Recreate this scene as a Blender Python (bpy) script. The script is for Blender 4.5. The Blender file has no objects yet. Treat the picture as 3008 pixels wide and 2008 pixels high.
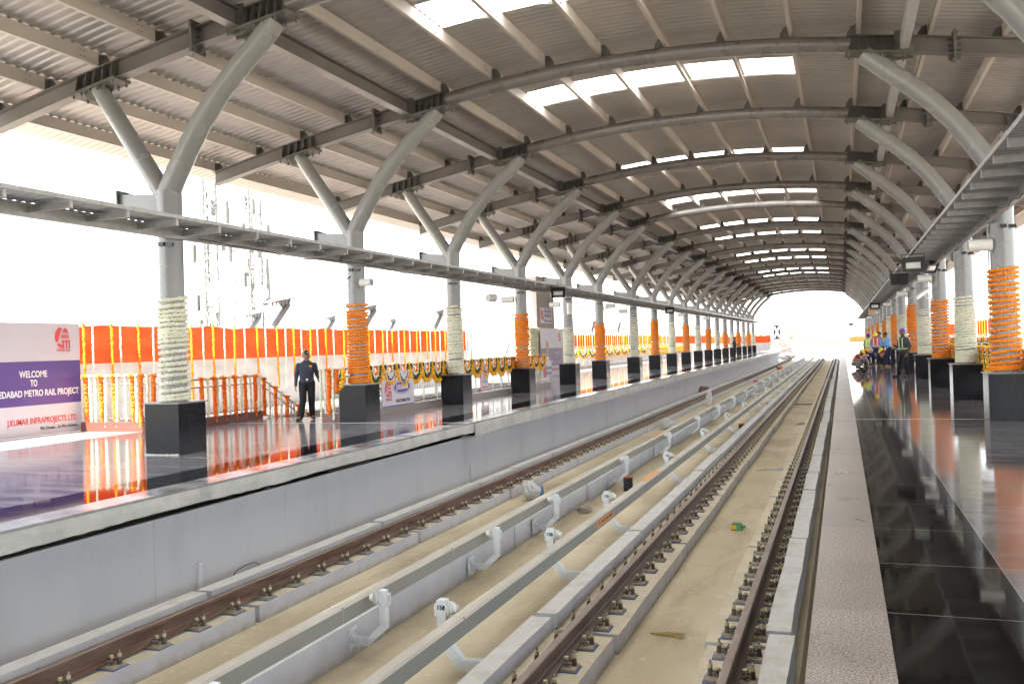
import bpy, math, random
import numpy as np
from mathutils import Vector, Matrix, Quaternion

R_ = random.Random(11)
sc = bpy.context.scene
COL = sc.collection

# ------------------------------------------------------------------ camera
YAW, PIT, ROL = 0.3513, 0.0059, -0.0319
fwd = Vector((-math.sin(YAW) * math.cos(PIT), math.cos(YAW) * math.cos(PIT), math.sin(PIT)))
rgt = Vector((math.cos(YAW), math.sin(YAW), 0))
upv = rgt.cross(fwd)
r2 = rgt * math.cos(ROL) + upv * math.sin(ROL)
u2 = upv * math.cos(ROL) - rgt * math.sin(ROL)
cd = bpy.data.cameras.new("camera")
cd.sensor_width = 36.0
cd.lens = 36.0 * 2647.4 / 3008.0
cd.clip_start = 0.05
cd.clip_end = 3000
cam = bpy.data.objects.new("camera", cd)
COL.objects.link(cam)
cam.matrix_world = Matrix(((r2.x, u2.x, -fwd.x, 0), (r2.y, u2.y, -fwd.y, 0), (r2.z, u2.z, -fwd.z, 1.52), (0, 0, 0, 1)))
sc.camera = cam

# ------------------------------------------------------------------ light
W = bpy.data.worlds.new("World")
sc.world = W
W.use_nodes = True
nt = W.node_tree
for n in list(nt.nodes):
    nt.nodes.remove(n)
out = nt.nodes.new("ShaderNodeOutputWorld")
bg = nt.nodes.new("ShaderNodeBackground")
sky = nt.nodes.new("ShaderNodeTexSky")
sky.sky_type = 'NISHITA'
sky.sun_disc = False
sky.sun_elevation = math.radians(62)
sky.sun_rotation = math.radians(195)
sky.air_density = 1.0
sky.dust_density = 1.5
sky.ozone_density = 1.0
hs = nt.nodes.new("ShaderNodeHueSaturation")
hs.inputs["Saturation"].default_value = 0.35
nt.links.new(sky.outputs[0], hs.inputs["Color"])
nt.links.new(hs.outputs[0], bg.inputs[0])
bg.inputs[1].default_value = 0.15
nt.links.new(bg.outputs[0], out.inputs[0])
sd = bpy.data.lights.new("sun", 'SUN')
sd.energy = 5.0
sd.angle = math.radians(0.5)
sd.color = (1.0, 0.94, 0.83)
so = bpy.data.objects.new("sun", sd)
COL.objects.link(so)
so.rotation_euler = Vector((-0.137, -0.51, 1)).to_track_quat('Z', 'Y').to_euler()
so.location = (-20, -30, 60)
sc.view_settings.view_transform = 'Standard'
sc.view_settings.look = 'None'
sc.view_settings.gamma = 1
sc.view_settings.exposure = 2.55
sc.cycles.max_bounces = 8
sc.cycles.diffuse_bounces = 5
sc.cycles.glossy_bounces = 4
sc.cycles.transmission_bounces = 3
sc.cycles.caustics_reflective = False
sc.cycles.caustics_refractive = False
sc.cycles.use_denoising = True
sc.cycles.sample_clamp_indirect = 6

# ------------------------------------------------------------------ materials
def mat(name, col, rough=0.6, metal=0.0, col2=None, scale=6.0, bump=0.0, bscale=None, spec=0.5, stretch=None, lo=0.35, hi=0.65, detail=4.0, rvar=0.0):
    m = bpy.data.materials.new(name)
    m.use_nodes = True
    t = m.node_tree
    b = t.nodes["Principled BSDF"]
    b.inputs["Base Color"].default_value = (*col, 1)
    b.inputs["Roughness"].default_value = rough
    b.inputs["Metallic"].default_value = metal
    b.inputs["Specular IOR Level"].default_value = spec
    tc = t.nodes.new("ShaderNodeTexCoord")
    mp = t.nodes.new("ShaderNodeMapping")
    t.links.new(tc.outputs["Object"], mp.inputs[0])
    if stretch:
        mp.inputs["Scale"].default_value = stretch
    m["map"] = 1
    if col2 is not None:
        nz = t.nodes.new("ShaderNodeTexNoise")
        nz.inputs["Scale"].default_value = scale
        nz.inputs["Detail"].default_value = detail
        t.links.new(mp.outputs[0], nz.inputs["Vector"])
        cr = t.nodes.new("ShaderNodeValToRGB")
        cr.color_ramp.elements[0].position = lo
        cr.color_ramp.elements[1].position = hi
        cr.color_ramp.elements[0].color = (*col, 1)
        cr.color_ramp.elements[1].color = (*col2, 1)
        t.links.new(nz.outputs[0], cr.inputs[0])
        t.links.new(cr.outputs[0], b.inputs["Base Color"])
        if rvar:
            mr = t.nodes.new("ShaderNodeMapRange")
            mr.inputs[1].default_value = lo
            mr.inputs[2].default_value = hi
            mr.inputs[3].default_value = rough
            mr.inputs[4].default_value = rough + rvar
            t.links.new(nz.outputs[0], mr.inputs[0])
            t.links.new(mr.outputs[0], b.inputs["Roughness"])
    if bump:
        n2 = t.nodes.new("ShaderNodeTexNoise")
        n2.inputs["Scale"].default_value = bscale or scale * 2
        n2.inputs["Detail"].default_value = 4
        t.links.new(mp.outputs[0], n2.inputs["Vector"])
        bp = t.nodes.new("ShaderNodeBump")
        bp.inputs["Strength"].default_value = bump
        bp.inputs["Distance"].default_value = 0.01
        t.links.new(n2.outputs[0], bp.inputs["Height"])
        t.links.new(bp.outputs[0], b.inputs["Normal"])
    return m

def cloth(name, col, trans=0.5, col2=None):
    m = bpy.data.materials.new(name)
    m.use_nodes = True
    t = m.node_tree
    t.nodes.remove(t.nodes["Principled BSDF"])
    o = t.nodes["Material Output"]
    d = t.nodes.new("ShaderNodeBsdfDiffuse")
    tr = t.nodes.new("ShaderNodeBsdfTranslucent")
    mx = t.nodes.new("ShaderNodeMixShader")
    mx.inputs[0].default_value = trans
    tc = t.nodes.new("ShaderNodeTexCoord")
    nz = t.nodes.new("ShaderNodeTexNoise")
    nz.inputs["Scale"].default_value = 2.2
    t.links.new(tc.outputs["Object"], nz.inputs["Vector"])
    cr = t.nodes.new("ShaderNodeValToRGB")
    cr.color_ramp.elements[0].position = .35
    cr.color_ramp.elements[1].position = .65
    cr.color_ramp.elements[0].color = (*col, 1)
    cr.color_ramp.elements[1].color = (*(col2 or tuple(min(1, c * 1.1) for c in col)), 1)
    t.links.new(nz.outputs[0], cr.inputs[0])
    for n in (d, tr):
        t.links.new(cr.outputs[0], n.inputs[0])
    t.links.new(d.outputs[0], mx.inputs[1])
    t.links.new(tr.outputs[0], mx.inputs[2])
    t.links.new(mx.outputs[0], o.inputs[0])
    return m

def tiled(name, col, col2, rough, tile, mortar, spk=180.0, stretch=None, msize=0.0035, bump=0.0, streak=None, spec=0.5, off=(0, 0, 0), tonevar=0.12, var=(.72, 1.35), rv=(.6, 1.7)):
    """granite with straight joints every tile metres"""
    m = mat(name, col, rough, 0, col2, spk, 0, None, spec, stretch, .4, .62, 3)
    t = m.node_tree
    b = t.nodes["Principled BSDF"]
    src = b.inputs["Base Color"].links[0].from_socket
    tc = t.nodes.new("ShaderNodeTexCoord")
    mp = t.nodes.new("ShaderNodeMapping")
    mp.inputs["Location"].default_value = off
    t.links.new(tc.outputs["Object"], mp.inputs[0])
    # tonal drift between slabs and broad cloudy variation
    br = t.nodes.new("ShaderNodeTexBrick")
    br.offset = 0.0
    br.inputs["Scale"].default_value = 1.0
    br.inputs["Brick Width"].default_value = tile[0]
    br.inputs["Row Height"].default_value = tile[1]
    br.inputs["Mortar Size"].default_value = msize
    br.inputs["Mortar Smooth"].default_value = 0.0
    br.inputs["Color1"].default_value = (1 - tonevar, 1 - tonevar, 1 - tonevar, 1)
    br.inputs["Color2"].default_value = (1 + tonevar, 1 + tonevar, 1 + tonevar, 1)
    br.inputs["Mortar"].default_value = (1, 1, 1, 1)
    t.links.new(mp.outputs[0], br.inputs["Vector"])
    mul = t.nodes.new("ShaderNodeMixRGB")
    mul.blend_type = 'MULTIPLY'
    mul.inputs[0].default_value = 1
    t.links.new(src, mul.inputs[1])
    t.links.new(br.outputs[0], mul.inputs[2])
    last = mul.outputs[0]
    n3 = t.nodes.new("ShaderNodeTexNoise")
    n3.inputs["Scale"].default_value = 1.3
    n3.inputs["Detail"].default_value = 6
    n3.inputs["Roughness"].default_value = .6
    m3 = t.nodes.new("ShaderNodeMapping")
    if streak:
        m3.inputs["Scale"].default_value = streak
    t.links.new(tc.outputs["Object"], m3.inputs[0])
    t.links.new(m3.outputs[0], n3.inputs["Vector"])
    r3 = t.nodes.new("ShaderNodeMapRange")
    r3.inputs[1].default_value = .3
    r3.inputs[2].default_value = .7
    r3.inputs[3].default_value = var[0]
    r3.inputs[4].default_value = var[1]
    t.links.new(n3.outputs[0], r3.inputs[0])
    m2 = t.nodes.new("ShaderNodeMixRGB")
    m2.blend_type = 'MULTIPLY'
    m2.inputs[0].default_value = 1
    t.links.new(last, m2.inputs[1])
    t.links.new(r3.outputs[0], m2.inputs[2])
    fin = t.nodes.new("ShaderNodeMixRGB")
    t.links.new(br.outputs["Fac"], fin.inputs[0])
    t.links.new(m2.outputs[0], fin.inputs[1])
    fin.inputs[2].default_value = (*mortar, 1)
    t.links.new(fin.outputs[0], b.inputs["Base Color"])
    # wear: roughness drift
    rr = t.nodes.new("ShaderNodeMapRange")
    rr.inputs[1].default_value = .3
    rr.inputs[2].default_value = .7
    rr.inputs[3].default_value = rough * rv[0]
    rr.inputs[4].default_value = rough * rv[1]
    t.links.new(n3.outputs[0], rr.inputs[0])
    t.links.new(rr.outputs[0], b.inputs["Roughness"])
    if bump:
        n2 = t.nodes.new("ShaderNodeTexNoise")
        n2.inputs["Scale"].default_value = 2.5
        n2.inputs["Detail"].default_value = 1
        m4 = t.nodes.new("ShaderNodeMapping")
        m4.inputs["Scale"].default_value = (.7, 2.2, 1)
        t.links.new(tc.outputs["Object"], m4.inputs[0])
        t.links.new(m4.outputs[0], n2.inputs["Vector"])
        bp = t.nodes.new("ShaderNodeBump")
        bp.inputs["Strength"].default_value = bump
        bp.inputs["Distance"].default_value = 0.01
        t.links.new(n2.outputs[0], bp.inputs["Height"])
        t.links.new(bp.outputs[0], b.inputs["Normal"])
    return m

M = {}
M['pipe'] = mat("grey_gloss_paint", (.235, .24, .24), .2, 0, (.25, .255, .25), 2.0, .04, 14, .6, rvar=.1)
M['rib'] = mat('rib_gloss_paint', (.125, .118, .112), .24, 0, (.15, .142, .136), 2.0, .04, 14, .6, rvar=.12)
M['beam'] = mat("grey_beam_paint", (.115, .106, .10), .40, 0, (.145, .134, .126), 1.6, .05, 20, rvar=.1)
M['dark'] = mat("dark_primer", (.07, .072, .065), .6, 0, (.12, .115, .10), 6)
M['purlin'] = mat("beige_primer", (.36, .325, .295), .55, 0, (.43, .385, .35), 1.2, .03, 10, stretch=(1, .4, 1))
M['galv'] = mat("galvanised", (.34, .345, .34), .42, .35, (.44, .445, .44), 9, .05, 40)
M['deck'] = mat("roof_sheet_zinc", (.40, .375, .35), .42, .3, (.50, .47, .44), .9, .03, 2.2, stretch=(1, .25, 1), rvar=.10)
M['whitemetal'] = mat("zinc_white", (.62, .64, .65), .45, .3, (.72, .73, .73), 14, .05, 60)
M['brk'] = mat('hot_dip_zinc', (.66, .70, .73), .36, .3, (.80, .83, .86), 9, .08, 45, lo=.4, hi=.6)
M['white'] = mat("white_plastic", (.78, .77, .73), .45, 0, (.7, .69, .65), 4)
M['black'] = mat("black_enamel", (.012, .012, .014), .4)
M['glass'] = mat("lamp_glass", (.55, .6, .58), .12, 0, (.65, .7, .66), 5)
M['conc'] = mat("grey_painted_concrete", (.45, .455, .47), .8, 0, (.485, .488, .498), .8, .08, 25, rvar=.05)
M['fascia'] = mat("rough_concrete", (.42, .415, .39), .9, 0, (.52, .51, .48), 3, .35, 30)
M['plinthw'] = mat("white_limewash", (.50, .50, .525), .85, 0, (.57, .57, .585), 2.5, .12, 22)
def dirt_foot(m, z0, z1, col):
    t = m.node_tree; b = t.nodes["Principled BSDF"]
    src = b.inputs["Base Color"].links[0].from_socket
    tc = t.nodes.new("ShaderNodeTexCoord"); sx = t.nodes.new("ShaderNodeSeparateXYZ"); t.links.new(tc.outputs["Object"], sx.inputs[0])
    nz = t.nodes.new("ShaderNodeTexNoise"); nz.inputs["Scale"].default_value = 7; nz.inputs["Detail"].default_value = 6; t.links.new(tc.outputs["Object"], nz.inputs["Vector"])
    ma = t.nodes.new("ShaderNodeMath"); ma.operation = 'MULTIPLY_ADD'; ma.inputs[1].default_value = -.16; t.links.new(nz.outputs[0], ma.inputs[0]); t.links.new(sx.outputs[2], ma.inputs[2])
    mr = t.nodes.new("ShaderNodeMapRange"); mr.inputs[1].default_value = z0 - .08; mr.inputs[2].default_value = z1 - .08; mr.inputs[3].default_value = .8; mr.inputs[4].default_value = 0; t.links.new(ma.outputs[0], mr.inputs[0])
    mx = t.nodes.new("ShaderNodeMixRGB"); mx.inputs[2].default_value = (*col, 1); t.links.new(mr.outputs[0], mx.inputs[0]); t.links.new(src, mx.inputs[1]); t.links.new(mx.outputs[0], b.inputs["Base Color"])
dirt_foot(M['plinthw'], -1.36, -1.27, (.36, .31, .22))
M['curbtop'] = mat("white_limewash_dusty", (.64, .62, .57), .9, 0, (.70, .69, .66), 5, .15, 30)
M['dust'] = mat("dusty_screed", (.60, .53, .385), .95, 0, (.70, .62, .47), 3.2, .25, 30, spec=.2)
M['bed'] = mat("sand_track_bed", (.56, .475, .325), .97, 0, (.70, .61, .44), .55, .3, 18, spec=.15, detail=9, lo=.3, hi=.68)
def layer(m, scale, stretch, lo, hi, col, amt, detail=8, seed=0.0):
    t = m.node_tree; b = t.nodes["Principled BSDF"]
    src = b.inputs["Base Color"].links[0].from_socket
    tc = t.nodes.new("ShaderNodeTexCoord"); mp = t.nodes.new("ShaderNodeMapping"); mp.inputs["Scale"].default_value = stretch; mp.inputs["Location"].default_value = (seed, seed * .7, seed * .3)
    t.links.new(tc.outputs["Object"], mp.inputs[0])
    nz = t.nodes.new("ShaderNodeTexNoise"); nz.inputs["Scale"].default_value = scale; nz.inputs["Detail"].default_value = detail; nz.inputs["Roughness"].default_value = .62; t.links.new(mp.outputs[0], nz.inputs["Vector"])
    mr = t.nodes.new("ShaderNodeMapRange"); mr.inputs[1].default_value = lo; mr.inputs[2].default_value = hi; mr.inputs[3].default_value = 0; mr.inputs[4].default_value = amt; t.links.new(nz.outputs[0], mr.inputs[0])
    mx = t.nodes.new("ShaderNodeMixRGB"); mx.inputs[2].default_value = (*col, 1); t.links.new(mr.outputs[0], mx.inputs[0]); t.links.new(src, mx.inputs[1]); t.links.new(mx.outputs[0], b.inputs["Base Color"])
    return m
layer(M['bed'], 1.1, (1.6, .45, 1), .50, .70, (.38, .30, .20), .6, 8, 3)
layer(M['bed'], 26, (1, 1, 1), .60, .70, (.34, .28, .19), .4, 4, 9)
layer(M['bed'], 9, (1, 1, 1), .62, .68, (.74, .69, .58), .6, 5, 5)
layer(M['dust'], 14, (1, 1, 1), .56, .68, (.42, .36, .26), .5, 6, 2)
layer(M['plinthw'], 5, (1, 1, 1), .60, .74, (.50, .49, .46), .7, 8, 4)
layer(M['curbtop'], 6, (1, .5, 1), .52, .70, (.55, .50, .40), .75, 8, 6)
layer(M['conc'], 1.6, (1, 1, .25), .50, .74, (.37, .375, .38), .6, 8, 1)
layer(M['conc'], 34, (1, 1, 1), .68, .72, (.22, .22, .21), .8, 3, 7)
layer(M['fascia'], 1.5, (1, 1, .4), .52, .70, (.33, .32, .30), .7, 9, 1)
layer(M['fascia'], 30, (1, 1, 1), .66, .71, (.2, .19, .18), .8, 3, 7)
M['rail'] = mat("rusty_rail_steel", (.11, .055, .033), .6, .25, (.19, .12, .085), 2.2, .1, 30, stretch=(6, 1, 6))
M['railr'] = mat("dull_rail_steel", (.12, .08, .06), .5, .35, (.17, .13, .10), 2.2, .1, 30, stretch=(6, 1, 6))
M['railtop'] = mat("rail_head", (.24, .17, .135), .42, .4, (.30, .235, .19), 5, .05, 40, stretch=(4, .6, 1))
M['plate'] = mat("dusty_plate", (.30, .24, .17), .85, 0, (.44, .37, .27), 25)
M['bluepad'] = mat("blue_pad", (.06, .13, .30), .7)
M['clip'] = mat("clip_steel", (.085, .075, .06), .6, .2, (.20, .17, .13), 30)
M['brass'] = mat("zinc_yellow_nut", (.56, .47, .25), .45, .3, (.66, .58, .38), 40)
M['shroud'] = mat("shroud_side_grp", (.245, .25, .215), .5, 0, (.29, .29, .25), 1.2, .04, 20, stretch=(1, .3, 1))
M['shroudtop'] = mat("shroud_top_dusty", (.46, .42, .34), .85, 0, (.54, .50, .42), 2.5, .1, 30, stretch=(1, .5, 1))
M['ceram'] = mat("porcelain", (.72, .72, .68), .3)
M['orangest'] = mat("orange_sticker", (.75, .28, .06), .5)
M['granite'] = mat("black_granite", (.007, .0075, .0095), .14, 0, (.034, .036, .041), 90, .0, None, .16, None, .42, .75, 4, rvar=.2)
M['granitetop'] = mat("granite_cap", (.16, .16, .16), .35, 0, (.26, .26, .25), 120)
M['kerb'] = mat("brown_granite_kerb", (.20, .165, .145), .35, 0, (.28, .235, .21), 160, rvar=.1)
M['kerbred'] = mat("red_granite_kerb", (.15, .05, .04), .25, 0, (.24, .10, .08), 120)
M['steel'] = mat("stainless", (.58, .57, .55), .22, .9)
M['fl_o'] = mat("marigold_orange", (.90, .25, .008), .8, 0, (.92, .30, .012), 30)
M['fl_d'] = mat("marigold_deep", (.94, .125, .008), .8, 0, (.96, .17, .01), 30)
M['fl_s'] = mat('marigold_shade', (.90, .215, .008), .8, 0, (.95, .29, .012), 30)
M['fl_y'] = mat("marigold_yellow", (.86, .44, .01), .8, 0, (.90, .55, .02), 30)
M['fl_w'] = mat("tuberose_cream", (.86, .84, .66), .75, 0, (.90, .88, .76), 60)
M['fl_g'] = mat("tuberose_green", (.74, .74, .50), .8, 0, (.80, .80, .58), 60)
M['leaf'] = mat("mango_leaf", (.018, .05, .008), .5, 0, (.04, .10, .015), 30)
M['red'] = cloth("orange_red_fabric", (.76, .085, .026), .2, (.82, .115, .035))
M['whitecloth'] = cloth("white_fabric", (.60, .585, .565), .06, (.66, .645, .625))
M['panel'] = mat("white_print", (.62, .58, .64), .4, 0, (.66, .62, .67), 1.5)
M['purple'] = mat("violet_print", (.095, .055, .26), .35, 0, (.12, .07, .29), 1)
M['purple2'] = mat("mauve_print", (.20, .13, .25), .4, 0, (.26, .17, .30), 1)
M['redprint'] = mat("red_print", (.72, .09, .085), .4)
M['whiteprint'] = mat("white_lettering", (.85, .84, .86), .4)
M['blackprint'] = mat("black_lettering", (.05, .05, .055), .5)
M['skinprint'] = mat("portrait_print", (.5, .33, .25), .5, 0, (.6, .43, .35), 6)
M['blockwall'] = mat("beige_render_wall", (.40, .36, .31), .85, 0, (.45, .41, .355), 1.2, .05, 30)
M['pale'] = mat("pale_masonry", (.66, .65, .62), .9, 0, (.72, .71, .69), 1)
M['window'] = mat("window_dark", (.24, .245, .25), .3)
M['mast'] = mat("mast_pale_steel", (.085, .085, .078), .6, .1, (.13, .13, .12), 3)
M['ground'] = mat("dry_ground", (.42, .38, .31), .95, 0, (.55, .51, .43), .05)
M['viaduct'] = mat("viaduct_concrete", (.60, .57, .53), .9, 0, (.68, .65, .61), .3)
M['parapet'] = mat('darkened_parapet', (.11, .085, .075), .9, 0, (.17, .145, .13), .6)  # shade of the outer face put into the colour, so the parapets show
M['stone'] = mat("grey_stone_board", (.33, .34, .36), .5, 0, (.39, .40, .42), 1)
M['greenpk'] = mat("green_wrapper", (.05, .30, .13), .4, 0, (.08, .40, .18), 12)
M['bagw'] = cloth("plastic_sack", (.72, .73, .72), .3)
M['bagb'] = mat("blue_sack_print", (.12, .28, .55), .6)
M['duct'] = mat("black_duct", (.05, .05, .052), .6)
M['orangein'] = mat("duct_orange", (.7, .12, .03), .6)
M['outpaint'] = mat('outrigger_paint', (.12, .125, .125), .5, 0, (.16, .165, .165), 3)
M['straw'] = mat("dry_straw", (.48, .38, .14), .9)
M['carton'] = mat("carton", (.50, .37, .2), .85, 0, (.56, .42, .25), 3)
M['foliage'] = mat("foliage", (.16, .20, .09), .8, 0, (.26, .30, .16), 3)
M['rubble'] = mat("rubble", (.36, .33, .28), .95, 0, (.45, .42, .37), 30, .3)
def sky_mat():
    m = bpy.data.materials.new("skylight_sheet")
    m.use_nodes = True
    t = m.node_tree
    t.nodes.remove(t.nodes["Principled BSDF"])
    tr = t.nodes.new("ShaderNodeBsdfTranslucent")
    tp = t.nodes.new("ShaderNodeBsdfTransparent")
    tr.inputs[0].default_value = (.95, .96, .97, 1)
    tp.inputs[0].default_value = (.9, .92, .95, 1)
    mx = t.nodes.new("ShaderNodeMixShader")
    mx.inputs[0].default_value = 0.0
    t.links.new(tr.outputs[0], mx.inputs[1])
    t.links.new(tp.outputs[0], mx.inputs[2])
    t.links.new(mx.outputs[0], t.nodes["Material Output"].inputs[0])
    return m
M['skylight'] = sky_mat()
# platform stones (object coordinates = metres)
T = 1.16
M['tile_r'] = tiled("polished_grey_granite", (.12, .112, .11), (.20, .188, .183), .075, (T, T), (.30, .29, .28), 150, None, .004, .05, (.5, 2, 1), off=(.25, .45, 0))
M['tile_l'] = tiled("polished_streaky_granite", (.21, .207, .212), (.31, .305, .31), .10, (T, T), (.32, .31, .30), 60, None, .004, .07, (.35, 3.2, 1), off=(.2, .45, 0))
M['tile_b'] = tiled("polished_black_granite", (.0035, .0034, .004), (.010, .0095, .0095), .04, (5, T), (.26, .25, .22), 220, None, .004, .03, (.6, 1.6, 1), off=(.3, .45, 0), spec=.14)
M['tile_e'] = tiled("flamed_brown_granite", (.16, .132, .11), (.50, .43, .37), .3, (5, T), (.36, .32, .28), 80, None, .0035, .0, (1.0, 1.4, 1), off=(1.3, .45, 0), var=(.86, 1.16), rv=(.85, 1.2))
M['tile_el'] = tiled("flamed_grey_granite", (.22, .215, .21), (.36, .35, .345), .15, (5, T), (.4, .4, .38), 95, None, .0035, .04, (1.0, 1.4, 1), off=(9.3, .45, 0))

# ------------------------------------------------------------------ mesh builder
class MB:
    def __init__(s):
        s.v = []; s.f = []; s.m = []; s.s = []; s.n = 0
    def add(s, v, f, m=0, sm=False):
        s.v.append(np.asarray(v, float).reshape(-1, 3))
        o = s.n
        for q in f:
            s.f.append([i + o for i in q])
        s.m += [m] * len(f); s.s += [sm] * len(f)
        s.n += len(s.v[-1])
    def box(s, x0, x1, y0, y1, z0, z1, m=0, skip=''):
        v = [(x0, y0, z0), (x1, y0, z0), (x1, y1, z0), (x0, y1, z0), (x0, y0, z1), (x1, y0, z1), (x1, y1, z1), (x0, y1, z1)]
        f = [(0, 3, 2, 1), (4, 5, 6, 7), (0, 1, 5, 4), (1, 2, 6, 5), (2, 3, 7, 6), (3, 0, 4, 7)]
        s.add(v, f, m)
    def hexa(s, v8, m=0):
        s.add(v8, [(0, 3, 2, 1), (4, 5, 6, 7), (0, 1, 5, 4), (1, 2, 6, 5), (2, 3, 7, 6), (3, 0, 4, 7)], m)
    def bar(s, p0, p1, w, h, m=0, up=(0, 0, 1)):
        p0, p1 = Vector(p0), Vector(p1)
        d = (p1 - p0).normalized()
        sd_ = d.cross(Vector(up))
        if sd_.length < 1e-4: sd_ = d.cross(Vector((0, 1, 0)))
        sd_.normalize(); u_ = sd_.cross(d).normalized()
        a = sd_ * w / 2; b = u_ * h / 2
        s.hexa([p0 - a - b, p0 + a - b, p1 + a - b, p1 - a - b, p0 - a + b, p0 + a + b, p1 + a + b, p1 - a + b], m)
    def tube(s, pts, r, n=12, m=0, cap=True, sm=True):
        pts = [Vector(p) for p in pts]
        rr = r if hasattr(r, '__len__') else [r] * len(pts)
        V = []; prev = None
        for i, p in enumerate(pts):
            d = (pts[min(i + 1, len(pts) - 1)] - pts[max(i - 1, 0)]).normalized()
            if prev is None:
                a = d.cross(Vector((0, 0, 1)))
                if a.length < .05: a = d.cross(Vector((0, 1, 0)))
                a.normalize()
            else:
                a = (prev - d * prev.dot(d)).normalized()
            prev = a
            b = d.cross(a)
            for k in range(n):
                t = 2 * math.pi * k / n
                V.append(p + (a * math.cos(t) + b * math.sin(t)) * rr[i])
        F = []
        for i in range(len(pts) - 1):
            for k in range(n):
                k2 = (k + 1) % n
                F.append((i * n + k, i * n + k2, (i + 1) * n + k2, (i + 1) * n + k))
        s.add(V, F, m, sm)
        if cap:
            o = (len(pts) - 1) * n
            s.add(V, [tuple(range(n))[::-1], tuple(o + k for k in range(n))], m)
    def prism(s, poly, a, b, fn, m=0):
        """poly: 2D points, extruded from a to b; fn(u,v,w)->xyz"""
        n = len(poly)
        V = [fn(u, v, a) for u, v in poly] + [fn(u, v, b) for u, v in poly]
        F = [tuple(range(n))[::-1], tuple(range(n, 2 * n))] + [(i, (i + 1) % n, n + (i + 1) % n, n + i) for i in range(n)]
        s.add(V, F, m)
    def grid(s, P, m=0, sm=False, mask=None):
        P = np.asarray(P, float)
        a, b = P.shape[:2]
        F = []
        for i in range(a - 1):
            for j in range(b - 1):
                if mask is not None and mask[i, j]: continue
                F.append((i * b + j, i * b + j + 1, (i + 1) * b + j + 1, (i + 1) * b + j))
        s.add(P.reshape(-1, 3), F, m, sm)
    def mesh(s, name, mats):
        me = bpy.data.meshes.new(name)
        V = np.concatenate(s.v) if s.v else np.zeros((0, 3))
        me.vertices.add(len(V)); me.vertices.foreach_set("co", V.ravel())
        ln = np.fromiter((len(q) for q in s.f), int, len(s.f))
        lp = np.fromiter((i for q in s.f for i in q), int, int(ln.sum()))
        me.loops.add(len(lp)); me.loops.foreach_set("vertex_index", lp)
        me.polygons.add(len(ln))
        me.polygons.foreach_set("loop_start", np.concatenate([[0], np.cumsum(ln)[:-1]]) if len(ln) else [])
        me.polygons.foreach_set("material_index", s.m)
        me.polygons.foreach_set("use_smooth", s.s)
        me.update(calc_edges=True)
        me.validate()
        for x in mats: me.materials.append(M[x] if isinstance(x, str) else x)
        return me
    def build(s, name, mats, parent=None, loc=(0, 0, 0)):
        if isinstance(mats, str): mats = [mats]
        return put(name, s.mesh(name, mats), parent, loc)

def put(name, me, parent=None, loc=(0, 0, 0), rot=(0, 0, 0)):
    o = bpy.data.objects.new(name, me)
    COL.objects.link(o)
    o.location = loc; o.rotation_euler = rot
    if parent is not None: o.parent = parent
    return o
def tag(o, label=None, cat=None, group=None, kind=None):
    if label: o['label'] = label
    if cat: o['category'] = cat
    if group: o['group'] = group
    if kind: o['kind'] = kind
    return o
def thing(name, loc, label, cat, group=None, rz=0):
    o = put(name, None, None, loc, (0, 0, rz))
    return tag(o, label, cat, group)
def kids(o): return list(o.children)
def copy_tree(o, loc=None, label=None, rz=None, group=None, parent=None):
    c = o.copy(); COL.objects.link(c)
    if parent is not None: c.parent = parent
    if loc is not None: c.location = loc
    if rz is not None: c.rotation_euler = (0, 0, rz)
    if label: c['label'] = label
    if group: c['group'] = group
    for k in kids(o): copy_tree(k, parent=c)
    return c
ORD = ['first', 'second', 'third', 'fourth', 'fifth', 'sixth', 'seventh', 'eighth', 'ninth', 'tenth', 'eleventh', 'twelfth', 'thirteenth', 'fourteenth', 'fifteenth', 'sixteenth', 'seventeenth', 'eighteenth', 'nineteenth', 'twentieth', 'twenty-first', 'twenty-second', 'twenty-third', 'twenty-fourth', 'twenty-fifth', 'twenty-sixth', 'twenty-seventh', 'twenty-eighth', 'twenty-ninth', 'thirtieth'] + ['number %d' % i for i in range(31, 140)]

def text_mesh(body, size, bold=0.0, align='CENTER', depth=0.002):
    cu = bpy.data.curves.new("lettering", 'FONT')
    cu.body = body; cu.size = size; cu.align_x = align; cu.align_y = 'CENTER'
    cu.extrude = depth; cu.offset = bold; cu.resolution_u = 3
    ob = bpy.data.objects.new("lettering", cu)
    me = bpy.data.meshes.new_from_object(ob)
    bpy.data.objects.remove(ob)
    return me
def lettering(body, size, mtl, parent, loc, face='+X', bold=0.0, align='CENTER', width=None, name='lettering', roll=0.0):
    me = text_mesh(body, size, bold, align)
    me.materials.clear(); me.materials.append(M[mtl])
    o = put(name, me, parent, loc)
    if face == '+X': R = Matrix(((0, 0, 1), (1, 0, 0), (0, 1, 0)))
    else: R = Matrix(((1, 0, 0), (0, 0, -1), (0, 1, 0)))
    if roll: R = R @ Matrix.Rotation(roll, 3, 'Z')
    o.rotation_euler = R.to_euler()
    if width:
        xs = [v.co.x for v in me.vertices]
        if xs: o.scale = (width / (max(xs) - min(xs)),) + (1, 1)
    return o

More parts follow.
